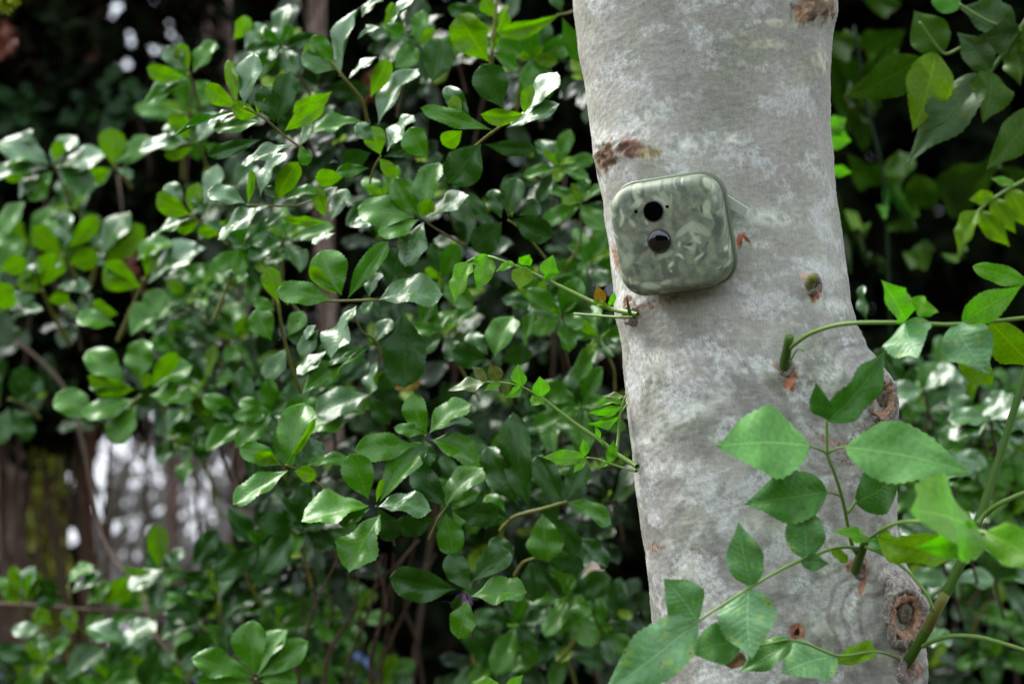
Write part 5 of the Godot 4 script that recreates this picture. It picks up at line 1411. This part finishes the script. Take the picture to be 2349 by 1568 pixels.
# ---------------------------------------------------------------- right of the trunk
func right_side() -> void:
	start_shrub("shaded evergreen shrub with silvery leaves behind the trunk's right side", 2250, 2.6)
	stems([[V(2200, 2000, 2.6), V(2190, 1500, 2.6), V(2220, 1000, 2.5)], [V(2340, 2000, 2.6), V(2330, 1400, 2.5), V(2310, 900, 2.4)]])
	for r in [[2090, 890, 2.2, 60], [2150, 850, 2.3, 60], [2220, 930, 2.3, 62], [2300, 900, 2.4, 60], [2160, 980, 2.4, 58], [2260, 1030, 2.3, 64], [2110, 1120, 2.4, 56], [2190, 1120, 2.35, 60], [2330, 1030, 2.3, 62], [2240, 1200, 2.3, 66], [2320, 1180, 2.35, 60], [2170, 1260, 2.4, 52], [2300, 1330, 2.4, 60], [2230, 1400, 2.5, 54], [2320, 1450, 2.5, 58], [2270, 1500, 2.5, 56], [2180, 1010, 2.5, 60], [2340, 1100, 2.4, 60]]:
		rosette(r[0], r[1], r[2], side(rng.randf_range(-0.7, 0.3), rng.randf_range(0.3, 0.9), rng.randf_range(0.6, 1.1)), 8, r[3] * 1.5, 0.3)
	for i in 12:
		cd = rng.randf_range(1.98, 2.2)
		var u0 := rng.randf_range(2080, 2330)
		var v0 := rng.randf_range(860, 1480)
		twig([V(u0 + 20, v0 + 90, cd + 0.1), V(u0 + 6, v0 + 40, cd + 0.03), V(u0, v0, cd)], 5, 4)
		for k in 5:
			var an := rng.randf_range(-0.6, PI + 0.6)
			h("w", u0, v0, u0 + cos(an) * 84, v0 - sin(an) * 66, 50, rng.randf_range(-0.3, 0.3))
	cd = 1.9
	twig([V(1990, 860, 1.95), V(1985, 800, 1.92), V(1975, 760, 1.9)], 4, 3)
	h("w", 1990, 740, 1976, 664, 26, 0.1); h("l", 2040, 870, 2030, 800, 34, 0.0)
	fill([[2040, 820, 2500, 1560, 2.5, 3.0, 24, 58]])
	# ===== broad-leaved branch that hangs in the shade at the top right
	on = thing("hanging_branch", "shaded leafy branch with crumpled leaves hanging at the top right", "branch", P(2349, -300, 1.9))
	cd = 1.85
	shoot([V(2520, -200, 1.9), V(2400, -20, 1.87), V(2335, 74, 1.85), V(2273, 164, 1.84), V(2200, 255, 1.83), V(2120, 300, 1.83)], 7, 3, M.stem_dark)
	stalk([V(2343, 70, 1.85), V(2270, 50, 1.84), V(2200, 8, 1.84)], 4, 3, M.stem_green)
	stalk([V(2330, 80, 1.85), V(2210, 107, 1.84), V(2165, 122, 1.84), V(2110, 50, 1.83)], 4, 3, M.stem_green)
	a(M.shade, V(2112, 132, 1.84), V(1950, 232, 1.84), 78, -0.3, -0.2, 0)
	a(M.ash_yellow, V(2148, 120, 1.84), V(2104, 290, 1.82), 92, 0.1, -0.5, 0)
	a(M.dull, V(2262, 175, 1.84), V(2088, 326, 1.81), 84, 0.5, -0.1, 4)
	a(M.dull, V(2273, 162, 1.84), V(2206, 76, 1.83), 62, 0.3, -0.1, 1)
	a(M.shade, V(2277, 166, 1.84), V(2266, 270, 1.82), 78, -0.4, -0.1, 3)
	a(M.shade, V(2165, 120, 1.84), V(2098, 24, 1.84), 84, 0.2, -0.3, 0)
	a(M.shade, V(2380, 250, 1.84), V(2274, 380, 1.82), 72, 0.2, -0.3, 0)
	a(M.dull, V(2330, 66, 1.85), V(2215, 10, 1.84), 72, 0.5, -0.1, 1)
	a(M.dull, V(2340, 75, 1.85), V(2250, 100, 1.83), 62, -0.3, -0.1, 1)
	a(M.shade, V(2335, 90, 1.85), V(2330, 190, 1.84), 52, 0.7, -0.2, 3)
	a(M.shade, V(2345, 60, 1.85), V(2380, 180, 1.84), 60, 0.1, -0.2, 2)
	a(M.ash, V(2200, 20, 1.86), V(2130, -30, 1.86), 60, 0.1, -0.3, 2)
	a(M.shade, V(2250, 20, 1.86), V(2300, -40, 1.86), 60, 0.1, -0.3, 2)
	# ===== yellow-green sprig further down
	on = thing("leafy_sprig", "bright yellow green pinnate sprig in front of the dark right background", "sprig", P(2420, 380, 1.95))
	cd = 1.95
	shoot([V(2460, 360, 1.97), V(2349, 415, 1.95), V(2314, 434, 1.95), V(2270, 462, 1.95), V(2240, 490, 1.95)], 5, 3, M.stem_green)
	a(M.ash_yellow, V(2280, 448, 1.95), V(2226, 456, 1.95), 30, 0.3, -0.2)
	a(M.ash_yellow, V(2242, 482, 1.95), V(2193, 568, 1.94), 42, 0.6, -0.1, 3)
	a(M.ash_yellow, V(2246, 484, 1.95), V(2312, 566, 1.94), 42, 0.1, -0.3, 0)
	a(M.ash_yellow, V(2278, 456, 1.95), V(2326, 534, 1.94), 44, 0.1, -0.3, 0)
	a(M.ash_yellow, V(2316, 434, 1.95), V(2362, 524, 1.94), 52, 0.1, -0.3, 0)
	a(M.ash_light, V(2330, 425, 1.95), V(2276, 405, 1.95), 18, 0.5, 0.2)
	# ===== dim leaves deep in the shade
	on = thing("shade_plant", "dim olive leaved plant deep in shade right of the trunk", "plant", P(2060, 784, 2.5) * V(1, 0, 1))
	cd = 2.4
	shoot([V(2080, 2400, 2.5), V(2060, 1100, 2.45), V(2040, 700, 2.4), V(2030, 420, 2.4), V(1990, 250, 2.4), V(1960, 60, 2.4)], 4, 3, M.dim)
	for q in [[2030, 420, 1950, 370, 56], [2030, 400, 2110, 350, 50], [2050, 440, 2150, 490, 86], [2040, 430, 2060, 520, 60], [2150, 430, 2240, 450, 60], [2100, 400, 2140, 500, 70], [1990, 260, 1920, 200, 60], [1985, 250, 1930, 120, 64], [1965, 240, 1992, 325, 44], [1975, 110, 2080, 60, 60], [1960, 110, 1900, 90, 56], [2010, 160, 2050, 80, 60], [1960, 200, 2020, 150, 40], [1940, 480, 1990, 490, 30], [2010, 600, 2030, 570, 44], [2110, 560, 2130, 640, 60], [2200, 600, 2180, 540, 50], [1960, 560, 1940, 520, 40], [2290, 380, 2330, 420, 50], [2060, 20, 1990, 0, 40]]:
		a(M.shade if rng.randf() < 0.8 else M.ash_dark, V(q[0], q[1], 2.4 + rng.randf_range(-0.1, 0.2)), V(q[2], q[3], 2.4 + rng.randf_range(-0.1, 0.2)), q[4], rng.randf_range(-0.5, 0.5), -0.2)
	a(M.ash_light, V(1890, 300, 2.1), V(1945, 272, 2.1), 40, 0.2); a(M.ash_light, V(1890, 310, 2.1), V(1955, 325, 2.1), 46, 0.2); a(M.ash_light, V(1900, 385, 2.1), V(1955, 402, 2.1), 24, 0.4)
	# ===== pale pink blossoms low behind the trunk's left
	for q in [[1352, 1312, 34, "pale pink blossom low behind the trunk beside a yellowish leaf"], [1428, 1398, 40, "pale pink blossom touching the trunk's left edge near the bottom"], [1062, 1385, 22, "small purple blossom hidden under the lowest dark leaf whorl"]]:
		blossom(q[0], q[1], 2.7 if q[2] > 30 else 2.2, q[2], q[3], q[2] < 30)

func blossom(u: float, v: float, d: float, size: float, label: String, purple: bool) -> void:
	var c := P(u, v, d)
	on = thing("blossom", label, "flower", c, "blossoms among the hedge")
	var s := size * K * d
	var pm := mat(lin(0.30, 0.08, 0.42) if purple else lin(0.72, 0.55, 0.48), 0.6, 0.3)
	var face := side(-0.2, 0.5, 1)
	var x := face.cross(Vector3.UP).normalized()
	for i in 6:
		var an := TAU * i / 6.0
		var dir := (x * cos(an) + face.cross(x) * sin(an) + face * 0.35).normalized()
		var n := (face - dir * face.dot(dir)).normalized()
		var o := part("petal", small_leaf, pm, on)
		o.transform = Transform3D(Basis(dir.cross(n) * s * 0.9, dir * s, n * s * 0.7), Vector3.ZERO)
	part("centre", disc(s * 0.2, -0.002, 0.0, s * 0.15, 12), mat(lin(0.5, 0.4, 0.05), 0.7), on).basis = Basis(x, face.cross(x), face)
	part("stalk", tube(PackedVector3Array([c - face * s * 0.1, c + Vector3(0.01, -0.06, -0.02), c + Vector3(0.02, -0.25, -0.05)]), 0.0015, 0.002, on.position, 6), M.green_twig, on)
